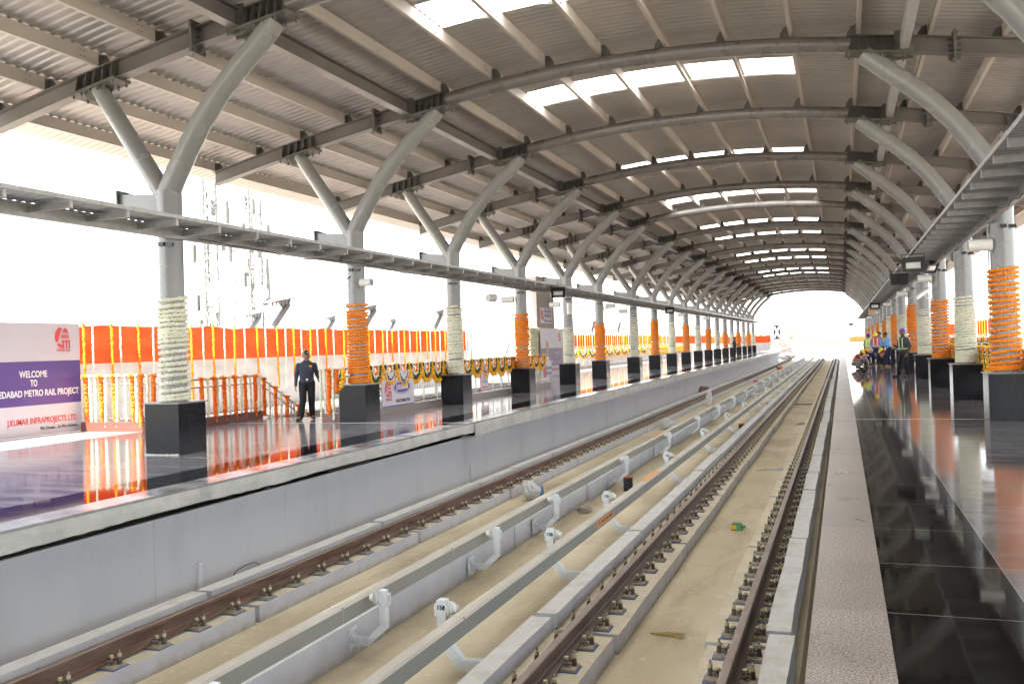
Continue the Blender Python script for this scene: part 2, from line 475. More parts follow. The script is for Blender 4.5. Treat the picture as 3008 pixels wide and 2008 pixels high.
def emblem(parent, loc, r, mtl='redprint'):
    """round red transit emblem: crescent, dome, train and arched piers, facing +X"""
    mb = MB()
    fn = lambda u, v, w: (w, u * r * .82, v * r)
    A = [(math.cos(math.radians(t)), math.sin(math.radians(t))) for t in range(112, 214, 8)]
    B = [(.22 + .98 * math.cos(math.radians(t)), -.06 + 1.0 * math.sin(math.radians(t))) for t in range(206, 118, -8)]
    mb.prism(A + [(b[0] - .0, b[1]) for b in B[:0]] + [(-.55, -.35), (-.42, .1), (-.2, .5), (.0, .8)], 0, .003, fn)
    mb.prism([(.02, .42), (.12, .62), (.38, .88), (.62, .74), (.9, .40)], 0, .003, fn)
    mb.prism([(-.25, .30), (.95, .30), (.97, .26), (-.3, .26)], 0, .003, fn)
    mb.prism([(-.30, -.02), (.95, -.02), (1.0, -.10), (-.38, -.10)], 0, .003, fn)
    mb.prism([(-.15, .20), (.75, .20), (.92, .03), (-.2, .03)], 0, .003, fn)
    for x in (.0, .42, .80):
        mb.prism([(x, -1.0), (x + .22, -1.0), (x + .22, -.34), (x + .16, -.24), (x - .10, -.24), (x - .18, -.40), (x, -.48)], 0, .003, fn)
    C = [(math.cos(math.radians(t)), math.sin(math.radians(t))) for t in range(222, 276, 8)]
    mb.prism(C + [(.04, -.72), (-.25, -.62), (-.5, -.5)], 0, .003, fn)
    return mb.build('emblem', mtl, parent, loc)

# icosphere templates
def ico(sub, jit=0.0, seed=1):
    import bmesh
    b = bmesh.new(); bmesh.ops.create_icosphere(b, subdivisions=sub, radius=1)
    v = np.array([x.co[:] for x in b.verts]); f = [tuple(w.index for w in q.verts) for q in b.faces]
    b.free()
    rs = np.random.RandomState(seed)
    if jit: v = v * (1 + jit * (rs.rand(len(v), 1) - .5))
    return v, f
ICO1 = [ico(2, .34, k) for k in range(3)]
ICO0 = [ico(1, .5, k) for k in range(3)]
def blobs(mb, P, Rr, tmpl, rs, mats=(0,), flat=1.0):
    for p, r in zip(P, Rr):
        v, f = tmpl[rs.randint(len(tmpl))]
        a = rs.rand() * 6.28; c, s = math.cos(a), math.sin(a)
        Rm = np.array([[c, -s, 0], [s, c, 0], [0, 0, flat]])
        q = v @ Rm.T if rs.rand() < .5 else v[:, [1, 2, 0]] @ Rm.T
        mb.add(q * r + p, f, mats[rs.randint(len(mats))], True)

# ------------------------------------------------------------------ dimensions
XC = -3.72
YP = [11.73, 17.60, 22.95, 28.53, 34.02, 38.90, 45.86] + [45.86 + 5.511 * i for i in range(1, 13)]
YR = [0.4, 6.1] + YP           # ribs incl. two behind/beside the camera
XL, XR = -10.09, 2.65
EL, ER = -7.22, -0.205
def zrb(dx):
    dx = abs(dx)
    if dx <= 4: return 7.0 - .01875 * dx * dx
    t = dx - 4
    return 6.70 - .15 * t - .0065 * t * t
def zdeck(dx): return zrb(dx) + .55
PUR = [.62 + 1.172 * k for k in range(9)]
PURX = sorted([-p for p in PUR] + PUR)

# ------------------------------------------------------------------ setting
g = MB(); g.box(-900, 900, -300, 1500, -9.4, -9.0)
tag(g.build('ground', 'ground'), kind='structure')

bed = MB(); bed.box(-7.75, -.43, -44, 122, -1.9, -1.35)
tag(bed.build('track_bed', 'bed'), kind='structure')

def platform_right():
    m = MB()
    Y0, Y1 = -44, 128
    m.box(ER, .182, Y0, Y1, -.03, 0, 0)
    m.box(.182, .908, Y0, Y1, -.03, 0, 1)
    m.box(.908, 9.2, Y0, Y1, -.03, 0, 2)
    m.box(ER + .004, 9.2, Y0, Y1, -.30, -.03, 3)
    m.box(.10, 9.2, Y0, Y1, -9.0, -.30, 3)
    tag(m.build('platform_right', ['tile_e', 'tile_b', 'tile_r', 'fascia']), kind='structure')
platform_right()
HX0, HX1, HY0, HY1 = -13.25, -10.62, 18.62, 32.3
def platform_left():
    m = MB()
    Y0, Y1 = -44, 117
    def slab(x0, x1, y0, y1, k):
        m.box(x0, x1, y0, y1, -.03, 0, k)
        m.box(x0, x1 - (.002 if x1 == EL else 0), y0, y1, -.24, -.03, 3)
    m.box(EL - .40, EL, Y0, Y1, -.03, 0, 0)
    m.box(EL - 1.13, EL - .40, Y0, Y1, -.03, 0, 1)
    m.box(EL - 1.13, EL - .003, Y0, Y1, -.2, -.03, 3)
    for (a, b, c, d) in ((HX1, EL - 1.13, Y0, Y1), (-17.2, HX0, Y0, Y1), (HX0, HX1, Y0, HY0), (HX0, HX1, HY1, Y1)):
        m.box(a, b, c, d, -.03, 0, 2)
        m.box(a, b, c, d, -.24, -.03, 3)
    m.box(-7.62, -7.55, Y0, Y1, -1.9, -.36, 4)      # retaining wall face
    m.box(-17.2, -16.9, Y0, Y1, -9, -.24, 3)
    tag(m.build('platform_left', ['tile_el', 'tile_b', 'tile_l', 'fascia', 'conc']), kind='structure')
platform_left()
# rough concrete nosing and retaining wall with joints
def nosing():
    rs = np.random.RandomState(4)
    def strip(y0, y1, zb, x0):
        m = MB()
        n = int((y1 - y0) / .12)
        ys = np.linspace(y0, y1, n)
        P = np.zeros((n, 5, 3))
        for i, y in enumerate(ys):
            j = rs.rand(5) * .006
            low = zb + (rs.rand() - .5) * .016 + .012 * math.sin(y * 1.7)
            P[i] = [(x0 - .35, y, -.034), (x0, y, -.034 ), (x0 + .004 + j[1], y, -.10), (x0 + j[2], y, low), (x0 - .33, y, low + .01)]
        m.grid(P, 0)
        return m
    a = strip(-30, 17.24, -.205, EL + .0)
    tag(a.build('platform_edge_beam', 'fascia'), 'near length of rough grey concrete edge beam along the left platform, with a dark gap under it', 'edge beam')
    b = strip(17.26, 117, -.29, EL + .012)
    tag(b.build('platform_edge_beam', 'fascia'), 'far deeper length of rough concrete edge beam along the left platform', 'edge beam')
nosing()
def wall_joints():
    rs = np.random.RandomState(3)
    ys = [-14, -9, -5, -1, 3, 5.6, 8.3, 10.9, 13.5, 17.3, 20.8, 25, 29.9, 32.6, 37, 41.2, 45, 49, 54, 59, 64.5, 70, 75.5, 81, 86.5, 92, 97.5, 103, 109, 117]
    # offset of joints follows the cast panels
    for i in range(len(ys) - 1):
        m = MB()
        m.box(-7.548, -7.50 - rs.rand() * .002, ys[i] + .002, ys[i + 1] - .002, -1.9, -.335 if ys[i] < 17 else -.30)
        tag(m.build('wall_panel', 'conc'), 'grey painted concrete wall panel, %s along under the left platform edge' % ORD[i], 'wall panel', 'wall panels under the left platform')
wall_joints()
# far end: viaduct curving away to the left
def cur(s):
    """centre line beyond the platforms"""
    s0 = 172
    if s < s0: return Vector((XC, s, 0)), 0
    a = (s - s0) / 230.0
    return Vector((XC - 230 * (1 - math.cos(a)), s0 + 230 * math.sin(a), (s - s0) * .02)), a
def sweep(m, prof, s0, s1, n, k=0, xoff=0, closed=True, sm=False):
    P = []
    for i in range(n + 1):
        s = s0 + (s1 - s0) * i / n
        c, a = cur(s)
        ca, sa = math.cos(a), math.sin(a)
        P.append([(c.x + (u - XC) * ca, c.y + (u - XC) * sa, v + c.z) for u, v in (prof + prof[:1] if closed else prof)])
    m.grid(np.array(P)[:, ::-1], k, sm)
v = MB()
sweep(v, [(-9.2, -1.36), (1.9, -1.36), (1.9, -3.2), (-9.2, -3.2)], 121.9, 480, 60)
tag(v.build('viaduct_deck', 'viaduct'), kind='structure')
for nm, (a, b), lb in (('parapet_wall', (-9.2, -8.95), 'pale concrete parapet on the left of the curving viaduct beyond the station'), ('parapet_wall', (1.65, 1.9), 'pale concrete parapet on the right of the curving viaduct beyond the station')):
    v = MB(); sweep(v, [(a, -1.3), (a, -.15), (b, -.15), (b, -1.3)], 128, 480, 60)
    tag(v.build(nm, 'parapet'), lb, 'parapet')
# piers under everything, seen only from other positions
for i in range(6):
    c, a = cur(150 + 55 * i)
    m = MB(); m.tube([(c.x, c.y, -9), (c.x, c.y, -3.1)], 1.1, 16)
    tag(m.build('viaduct_pier', 'viaduct'), 'round concrete pier carrying the viaduct beyond the station', 'pier', 'viaduct piers')

# ------------------------------------------------------------------ track
RAILPROF = [(-.075, 0), (.075, 0), (.075, .012), (.02, .03), (.0085, .045), (.0085, .125), (.036, .138), (.036, .165), (.028, .172), (-.028, .172), (-.036, .165), (-.036, .138), (-.0085, .125), (-.0085, .045), (-.02, .03), (-.075, .012)]
RX = [-6.20, -4.765, -2.343, -.9075]
rlab = ['red brown rusty rail nearest the left platform wall', 'second rail from the left platform, mostly hidden behind the box conductor', 'brown rail left of the sandy trough nearest the right platform', 'polished brown rail running beside the right platform edge']
for x, lb, mm in zip(RX, rlab, ('rail', 'rail', 'railr', 'railr')):
    m = MB()
    sweep(m, [(x + u, -1.137 + w) for u, w in RAILPROF], -12, 122, 4, 0)
    sweep(m, [(x + u, -1.137 + w) for u, w in RAILPROF], 122, 470, 60, 0)
    me = m.mesh('rail', [mm, 'railtop'])
    np_ = len(RAILPROF)
    for p in me.polygons:
        if p.normal.z > .5 and me.vertices[p.vertices[0]].co.z > -.985: p.material_index = 1
    tag(put('rail', me), lb, 'rail', 'running rails')
GAP = [-12, -4, 0.05, 4.07, 8.1, 12.05, 15.95, 18.0, 20.6, 24.6, 28.6, 32.6] + [32.6 + 4.05 * i for i in range(1, 23)]
def plinth(x0, x1, c0, c1, label, grp, ctop=-1.025):
    for i in range(len(GAP) - 1):
        rs = np.random.RandomState(int(abs(x0) * 100) + i)
        y0, y1 = GAP[i] + .045 + rs.rand() * .03, GAP[i + 1] - .03
        ox, oz = (rs.rand() - .5) * .05, (rs.rand() - .5) * .022
        n = max(3, int((y1 - y0) / .25))
        ys = np.linspace(y0, y1, n)
        d = lambda s=.008: (rs.rand(n) - .5) * s + .005 * np.sin(ys * 2.1 + rs.rand() * 6)
        m = MB()
        left = c0 <= x0 + .01
        # cross-section going round; curb on one side
        if left: prof = [(c0, -1.36), (c0, ctop), (c1, ctop), (c1, -1.165), (x1, -1.165), (x1, -1.36)]
        else: prof = [(x0, -1.36), (x0, -1.165), (c0, -1.165), (c0, ctop), (c1, ctop), (c1, -1.36)]
        mats = [0, 1, 0, 2, 0] if left else [0, 2, 0, 1, 0]
        js = [d() for _ in prof]
        P = np.zeros((n, 6, 3))
        for k, (u, w) in enumerate(prof):
            P[:, k, 0] = u + js[k] + ox; P[:, k, 1] = ys; P[:, k, 2] = w + (js[k] * .4 + oz if w > -1.1 else 0)
        for k in range(5):
            m.grid(P[:, k:k + 2], mats[k])
        m.add(P[0], [tuple(range(6))], 0); m.add(P[-1], [tuple(range(6))[::-1]], 0)
        tag(m.build('track_plinth', ['plinthw', 'curbtop', 'dust']), label, 'concrete plinth', grp)
plinth(-6.79, -5.97, -6.79, -6.59, 'white edged concrete plinth block carrying the rusty rail nearest the left platform', 'plinth blocks under the leftmost rail', -1.04)
plinth(-5.06, -4.46, -4.56, -4.46, 'tall white concrete curb block behind the raised brackets of the left box conductor', 'plinth blocks behind the left brackets')
plinth(-2.835, -2.045, -2.835, -2.64, 'white topped concrete plinth block between the right box conductor and the third rail', 'plinth blocks under the third rail')
plinth(-1.215, -.48, -.685, -.48, 'white topped concrete plinth block along the right platform edge', 'plinth blocks beside the right platform')

# fasteners
def bolt_mb(m, x, y, z0):
    for k in range(6): m.tube([(x, y, z0 + k * .0105), (x, y, z0 + k * .0105 + .006)], .025 - .0012 * k, 10, 0)
    m.tube([(x, y, z0), (x, y, z0 + .065)], .015, 6, 0)
def make_fastener(detail):
    if not detail:
        m = MB(); m.box(-.20, .20, -.08, .08, -1.163, -1.139, 0)
        for s in (-1, 1):
            m.box(s * .165 - .016, s * .165 + .016, -.016, .016, -1.14, -1.09, 1)
            m.box(s * .165 - .012, s * .165 + .012, -.012, .012, -1.09, -1.05, 2)
            m.box(s * .10 - .018, s * .10 + .018, -.04, .04, -1.14, -1.095, 1)
            m.box(s * .10 - .012, s * .10 + .012, -.012, .012, -1.095, -1.07, 2)
        return m.mesh('rail_fastener', ['plate', 'clip', 'brass'])
    t = thing('rail_fastener', (0, 0, 0), 'x', 'rail fastener')
    m = MB(); m.box(-.215, .215, -.095, .095, -1.165 + .001, -1.158, 0); m.build('rubber_pad', 'bluepad', t)
    m = MB(); m.box(-.20, .20, -.08, .08, -1.158, -1.138, 0); m.build('base_plate', 'plate', t)
    for s in (-1, 1):
        m = MB(); bolt_mb(m, s * .165, .03, -1.138)
        m.tube([(s * .165, .03, -1.074), (s * .165, .03, -1.045)], .019, 6, 1, sm=False)
        m.tube([(s * .165, .03, -1.045), (s * .165, .03, -1.015)], .011, 8, 2)
        m.build('anchor_bolt', ['clip', 'brass', 'steel'], t)
        m = MB()
        q = [(s * .085, -.055, -1.105), (s * .12, -.065, -1.09), (s * .135, -.035, -1.105), (s * .105, -.012, -1.085), (s * .105, .012, -1.085), (s * .135, .035, -1.105), (s * .12, .065, -1.09), (s * .085, .055, -1.105)]
        m.tube(q, .0115, 7, 0)
        m.tube([(s * .105, 0, -1.14), (s * .105, 0, -1.088)], .014, 6, 0)
        m.tube([(s * .105, 0, -1.086), (s * .105, 0, -1.058)], .019, 6, 1, sm=False)
        m.build('spring_clip', ['clip', 'brass'], t)
    return t
flab = ['small bolted spring fastener with blue pad on the rusty rail nearest the left platform', 'small bolted spring fastener hidden under the second rail', 'small bolted spring fastener with blue pad on the third rail from the left', 'small bolted spring fastener with blue pad on the rail beside the right platform']
fgrp = ['fasteners on the leftmost rail', 'fasteners on the second rail', 'fasteners on the third rail', 'fasteners beside the right platform']
proto = make_fastener(True); simple = make_fastener(False)
used = False
for ri in (0, 2, 3):
    n = 100
    base = 7.242 - 3 * .554 if ri != 2 else 7.174 - 3 * .554
    base -= .5 if ri == 0 else 0
    for k in range(n):
        y = base + .554 * k
        if y < 19:
            if not used: o = proto; used = True; o.location = (RX[ri], y, 0)
            else: o = copy_tree(proto, (RX[ri], y, 0))
            tag(o, flab[ri], 'rail fastener', fgrp[ri])
        else:
            tag(put('rail_fastener', simple, None, (RX[ri], y, 0)), flab[ri], 'rail fastener', fgrp[ri])
    m = MB()
    y = base + .554 * n
    V = np.array([v_.co[:] for v_ in simple.vertices]); F = [tuple(p.vertices) for p in simple.polygons]
    while y < 116:
        m.add(V + (RX[ri], y, 0), F, 0); y += .554
    tag(m.build('rail_fasteners', ['clip']), 'distant run of rail fasteners too fine to tell apart on the %s rail' % ['leftmost', '', 'third', 'rightmost'][ri], 'rail fasteners', kind='stuff')

# conductor rails
def conductor(x0, x1, side, label, ys, stick):
    t = thing('conductor_rail', ((x0 + x1) / 2, 0, 0), label, 'conductor rail')
    ZT = -.755
    cx_ = (x0 + x1) / 2; w = (x1 - x0) / 2; c = .018
    m = MB()
    joints = [-10] + [y for y in ys if y > -9] + [120]
    prev = -10
    for y in np.arange(2.2, 118, 2.42):
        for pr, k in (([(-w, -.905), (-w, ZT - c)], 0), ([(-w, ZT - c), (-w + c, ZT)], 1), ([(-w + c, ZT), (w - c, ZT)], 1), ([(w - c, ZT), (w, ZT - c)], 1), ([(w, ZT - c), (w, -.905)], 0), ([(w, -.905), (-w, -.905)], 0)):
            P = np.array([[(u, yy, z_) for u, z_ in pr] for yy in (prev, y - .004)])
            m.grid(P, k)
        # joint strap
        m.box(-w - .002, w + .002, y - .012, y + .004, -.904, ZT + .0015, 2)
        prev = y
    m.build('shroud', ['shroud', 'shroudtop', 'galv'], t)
    m = MB(); m.box(-.035, .035, -10, 118, -.904, -.84); m.build('steel_head', 'railr', t)
    for (ya, yb, top) in stick:
        m = MB()
        if top: m.box(-w * .7, w * .7, ya, yb, ZT + .0005, ZT + .0025)
        else: m.box(w + .0005, w + .003, ya, yb, -.872, -.795)
        s_ = m.build('warning_sticker', 'orangest', t)
        if not top:
            lettering('⚠ ખતરો 750 વોલ્ટ', .05, 'blackprint', s_, (w + .0035, (ya + yb) / 2, -.833), width=(yb - ya) * .85)
Y1 = [5.05, 7.47, 10.4, 12.88, 17.54, 22.27, 27.09, 31.84, 36.55] + [36.55 + 4.75 * i for i in range(1, 17)]
Y2 = [4.2, 7.31, 10.47, 13.26, 18.23, 23.27, 28.28, 33.38, 38.48] + [38.48 + 5.05 * i for i in range(1, 16)]
conductor(-4.405, -4.27, 1, 'long grey box conductor rail beside the second rail from the left platform', Y1, [(21.5, 22.6, True)])
conductor(-3.215, -3.085, 1, 'long grey box conductor rail with orange stickers, left of the third rail', Y2, [(11.41, 12.29, False), (14.7, 15.9, True)])
def bracket(s, reach, dz):
    """origin at curb face; s=+1 arm reaches to +X"""
    t = thing('rail_bracket', (0, 0, 0), 'x', 'bracket')
    m = MB(); m.box(min(0, s * .012), max(0, s * .012), -.10, .10, -1.30 + dz * 0, -1.08)
    for y, z in ((-.07, -1.12), (.07, -1.12), (-.07, -1.27), (.07, -1.27)): m.tube([(s * .012, y, z), (s * .035, y, z)], .017, 6, 0, sm=False)
    m.add([(s * .012, -.06, -1.20), (s * .09, -.045, -1.21), (s * .012, -.06, -1.29)], [(0, 1, 2)], 0)
    m.add([(s * .012, .06, -1.20), (s * .09, .045, -1.21), (s * .012, .06, -1.29)], [(0, 1, 2)], 0)
    m.build('mounting_plate', 'brk', t)
    a = reach - .17
    w = .066 if s > 0 else .085; h = .07 if s > 0 else .085
    m = MB()
    pts = [(s * .012, -1.185 + dz), (s * a, -1.195 + dz), (s * reach, -1.04 + dz * .5), (s * reach, -.70)]
    # box section swept with mitres
    offs = []
    for i, (px, pz) in enumerate(pts):
        d0 = Vector(pts[max(i, 1)]) - Vector(pts[max(i, 1) - 1]); d1 = Vector(pts[min(i + 1, 3)]) - Vector(pts[min(i + 1, 3) - 1])
        d = (d0.normalized() + d1.normalized()).normalized()
        nrm = Vector((-d.y, d.x)); k = (w / 2) / max(.5, nrm.dot(Vector((-d0.normalized().y, d0.normalized().x))))
        offs.append((Vector((px, pz)) + nrm * k, Vector((px, pz)) - nrm * k))
    P = np.array([[(a_.x, -h / 2, a_.y), (a_.x, h / 2, a_.y), (b_.x, h / 2, b_.y), (b_.x, -h / 2, b_.y), (a_.x, -h / 2, a_.y)] for a_, b_ in offs])
    m.grid(P, 0); m.add(P[-1][:4], [(0, 1, 2, 3)], 0); m.add(P[0][:4], [(3, 2, 1, 0)], 0)
    m.build('arm', 'brk', t)
    m = MB()
    x = s * (reach - w / 2)
    for k in range(3):
        m.tube([(x - s * (.006 + k * .022), 0, -.775), (x - s * (.018 + k * .022), 0, -.775)], [.068 - .004 * k, .060 - .004 * k], 20, 0)
    m.tube([(x, 0, -.775), (x - s * .10, 0, -.775)], .035, 12, 0)
    m.build('insulator', 'ceram', t)
    m = MB(); xx = s * (reach + w / 2)
    m.box(min(xx, xx + s * .022), max(xx, xx + s * .022), -.045, .045, -.84, -.735)
    m.tube([(xx + s * .018, 0, -.78), (xx + s * .04, 0, -.78)], .016, 6, 0, sm=False)
    m.build('clamp_block', 'whitemetal', t)
    return t
b1 = bracket(1, .36, 0)
for i, y in enumerate(Y1):
    o = b1 if i == 0 else copy_tree(b1)
    o.location = (-4.455, y, 0)
    tag(o, 'raised white steel bracket with round insulator, %s from the camera along the left conductor' % ORD[i], 'bracket', 'brackets of the left conductor rail')
b2 = bracket(-1, .575, -.06)
for i, y in enumerate(Y2):
    o = b2 if i == 0 else copy_tree(b2)
    o.location = (-2.84, y, 0)
    tag(o, 'white cranked steel bracket %s from the camera, reaching under the right conductor rail' % ORD[i], 'bracket', 'brackets of the right conductor rail')
    if y < 34:
        lettering('15%d' % (i), .055, 'blackprint', [k for k in kids(o) if k.name.startswith('arm')][0], (-.575, -.0445, -.765), face='-Y', bold=.001)
# fix: digits read at the camera
# ------------------------------------------------------------------ canopy
def beam_sweep(m, s, d0, d1, h, w, tw, tf, n, zoff=0, k=0):
    """I-section following the rib profile; s=side"""
    ds = np.linspace(d0, d1, n)
    def strip(ya, yb, za, zb):
        P = np.array([[(s * d, ya, zrb(d) + za), (s * d, yb, zrb(d) + za), (s * d, yb, zrb(d) + zb), (s * d, ya, zrb(d) + zb), (s * d, ya, zrb(d) + za)] for d in ds])
        m.grid(P if s < 0 else P[:, ::-1], k)
        for q in (0, -1): m.add(P[q][:4], [(0, 1, 2, 3)], k)
    strip(-w / 2, w / 2, 0, tf); strip(-w / 2, w / 2, h - tf, h); strip(-tw / 2, tw / 2, tf, h - tf)
def make_rib():
    t = thing('roof_rib', (0, 0, 0), 'x', 'roof rib')
    m = MB()
    m.tube([(d, 0, zrb(d) + .14) for d in np.linspace(-4.02, 4.02, 40)], .14, 20)
    m.build('arched_tube', 'rib', t)
    for s in (-1, 1):
        m = MB(); beam_sweep(m, s, 3.98, 10.05, .30, .20, .012, .016, 20); m.build('outer_beam', 'beam', t)
        for (a, b) in ((3.93, 4.98), (7.25, 8.2)):
            m = MB()
            za, zb_ = zrb(a), zrb(b)
            for dz, th in ((-.022, .018), (-.045, .018)):
                m.hexa([(s * a, -.19, za + dz), (s * b, -.19, zb_ + dz), (s * b, .19, zb_ + dz), (s * a, .19, za + dz), (s * a, -.19, za + dz + th), (s * b, -.19, zb_ + dz + th), (s * b, .19, zb_ + dz + th), (s * a, .19, za + dz + th)])
            for q in np.linspace(a + .06, b - .06, 6):
                for y in (-.15, .15): m.tube([(s * q, y, zrb(q) - .10), (s * q, y, zrb(q) - .045)], .018, 6, 0)
            m.build('bearing_plate', 'dark', t)
            nf = 7 if a < 5 else 5
            for q in np.linspace(a + .10, b - .1, nf):
                z = zrb(q); m = MB()
                for y in (-1, 1):
                    m.hexa([(s * q - .006, y * .007, z + .017), (s * q + .006, y * .007, z + .017), (s * q + .006, y * .165, z + .0), (s * q - .006, y * .165, z + .0), (s * q - .006, y * .007, z + .28), (s * q + .006, y * .007, z + .28), (s * q + .006, y * .105, z + .28), (s * q - .006, y * .105, z + .28)])
                m.build('stiffener_fin', 'dark', t)
        d = 5.73; z = zrb(d)
        m = MB(); m.box(s * d - .022, s * d + .022, -.17, .17, z - .11, z + .40)
        for y in (-.13, .13):
            for zz in (-.07, .04, .14, .24, .34): m.tube([(s * d - .05, y, z + zz), (s * d + .05, y, z + zz)], .017, 6, 0)
        for zz in (.05, .15, .25):
            for q in (-1, 1): m.box(min(s * d, s * d + q * .1), max(s * d, s * d + q * .1), -.10, -.007, z + zz, z + zz + .008)
        m.box(s * d - .1, s * d + .1, -.006, .006, z - .1, z)
        m.build('splice_flange', 'dark', t)
    for p in PURX:
        s = 1 if p < 0 else -1
        z = zrb(p) + .285
        m = MB()
        m.prism([(0, 0), (s * .30, 0), (s * .26, .10), (s * .14, .21), (0, .23)], -.005, .005, lambda u, v_, w_: (p + u * .6, w_ + (-.0), z + v_))
        m.box(p + s * .004, p + s * .013, -.10, .10, z, z + .21)
        for y in (-.06, .06):
            for zz in (.06, .15): m.tube([(p + s * .013, y, z + zz), (p - s * .012, y, z + zz)], .012, 6, 0)
        m.build('purlin_cleat', 'dark', t)
    return t
rib = make_rib()
for i, y in enumerate(YR):
    o = rib if i == 0 else copy_tree(rib)
    o.location = (XC, y, 0)
    lb = 'grey arched roof rib %s' % ('overhead at the camera' if i == 0 else 'just ahead of the camera, above the picture' if i == 1 else ('%s in view counting from the camera, spanning both platforms' % ORD[i - 2]))
    tag(o, lb, 'roof rib', 'arched roof ribs')
# purlins
for i, p in enumerate(PURX):
    z = zrb(p) + .31; s = 1 if p < 0 else -1
    m = MB()
    Ya, Yb = -39, 114.2
    m.box(-.004, .004, Ya, Yb, z, z + .215)
    m.box(min(0, -s * .065), max(0, -s * .065), Ya, Yb, z - .004, z); m.box(min(0, -s * .065), max(0, -s * .065), Ya, Yb, z + .215, z + .219)
    m.box(-s * .065 - .003, -s * .065 + .003, Ya, Yb, z, z + .02)
    # lap joints with bolts at each rib
    for y in YR:
        m.box(min(s * .004, s * .009), max(s * .004, s * .009), y - .55, y + .02, z + .003, z + .212)
        for yy in (-.48, -.40):
            for zz in (.06, .15): m.tube([(s * .009, y + yy, z + zz), (s * .018, y + yy, z + zz)], .011, 6, 1)
    tag(m.build('roof_purlin', ['purlin', 'dark'], None, (XC + p, 0, 0)), 'long beige steel purlin under the roof sheets, %s counting from the left eave' % ORD[i], 'purlin', 'roof purlins')
# tie beams
for s in (-1, 1):
    dx = 4.92; z = zrb(dx) + .02
    for i in range(len(YR) - 1):
        m = MB(); L = YR[i + 1] - YR[i]
        if s < 0:
            m.box(-.10, .10, .12, L - .12, z, z + .016); m.box(-.10, .10, .12, L - .12, z + .27, z + .286); m.box(-.006, .006, .12, L - .12, z + .016, z + .27)
        else:
            m.box(-.075, .075, .12, L - .12, z + .02, z + .24)
        t = thing('tie_beam', (XC + s * dx, YR[i], 0), '%s steel tie beam of bay %s from the camera, over the %s haunch' % ('dark I-section' if s < 0 else 'square hollow', ORD[i], 'left' if s < 0 else 'right'), 'tie beam', 'tie beams between the ribs')
        m.build('beam_body', 'beam' if s < 0 else 'galv', t)
        for y in (.105, L - .12):
            m = MB(); m.box(-.16, .16, y, y + .015, z - .10, z + .36)
            for u in (-.13, .13):
                for w_ in (-.06, .32): m.tube([(u, y - .02, z + w_), (u, y + .035, z + w_)], .016, 6, 0)
            m.build('end_plate', 'dark', t)
# roof sheet
roof = thing('station_roof', (XC, 0, 0), 'long curved corrugated metal roof over both platforms and tracks', 'roof')
def roof_sheet():
    ys = []; hs_ = []
    y = -39.98; p = .195
    while y < 115.0:
        for a, h_ in ((0, 0), (.05, 0), (.075, .024), (.165, .024)):
            ys.append(y + a); hs_.append(h_)
        y += p
    ys = np.array(ys); hs_ = np.array(hs_)
    xs = sorted(set([-10.92] + PURX + [10.92] + [(PURX[i] + PURX[i + 1]) / 2 for i in range(17)]))
    xs = np.array(xs)
    P = np.zeros((len(ys), len(xs), 3))
    P[:, :, 0] = xs[None]; P[:, :, 1] = ys[:, None]
    zz = np.array([zdeck(x) for x in xs])
    P[:, :, 2] = zz[None] + hs_[:, None]
    mask = np.zeros((len(ys), len(xs)), bool)
    SK = []
    for a, b in ((2.6, 3.7), (8.3, 9.4), (13.9, 15.05), (19.75, 20.95), (29.3, 30.6), (37.4, 38.5), (46.9, 48.1), (52.7, 53.9), (63.7, 64.9), (69.7, 71), (81.1, 82.3), (86.7, 87.9), (95.9, 97.1), (101.6, 102.8), (108, 109.2)):
        SK.append((a, b))
        r_ = (ys[:] >= a) & (ys[:] < b)
        for j in range(len(xs) - 1):
            if abs((xs[j] + xs[j + 1]) / 2) < 2.97: mask[r_, j] = True
    m = MB(); m.grid(P, 0, False, mask)
    m.build('roof_sheet', 'deck', roof)
    pb = [-2.964, -1.792, -.62, .62, 1.792, 2.964]
    for a, b in SK[0:20]:
        for j in range(5):
            m = MB(); u = np.linspace(pb[j] + .002, pb[j + 1] - .002, 5)
            yy = [q for q in ys if a - .1 <= q < b + .25]
            P2 = np.array([[(x, q, zdeck(x) + hs_[np.argmin(abs(ys - q))] + .006) for x in u] for q in yy])
            m.grid(P2); m.build('skylight_panel', 'skylight', roof)
roof_sheet()
k_ = 0
for i, yr in enumerate(YR[:8]):
    L = YR[i + 1] - YR[i]
    for j in range(17):
        if k_ >= 100: break
        a, b = PURX[j], PURX[j + 1]
        lo_, hi_ = (a, b) if (a + b) / 2 < 0 else (b, a)
        m = MB(); yy = yr + L * .5
        if (i < 1): continue
        m.tube([(lo_, yy - .06, zrb(lo_) + .49), (hi_, yy + .06, zrb(hi_) + .36)], .007, 6)
        m.tube([(hi_ - .04, yy + .06, zrb(hi_) + .36), (hi_ + .04, yy + .06, zrb(hi_) + .36)], .014, 6)
        m.build('sag_rod', 'galv', roof); k_ += 1

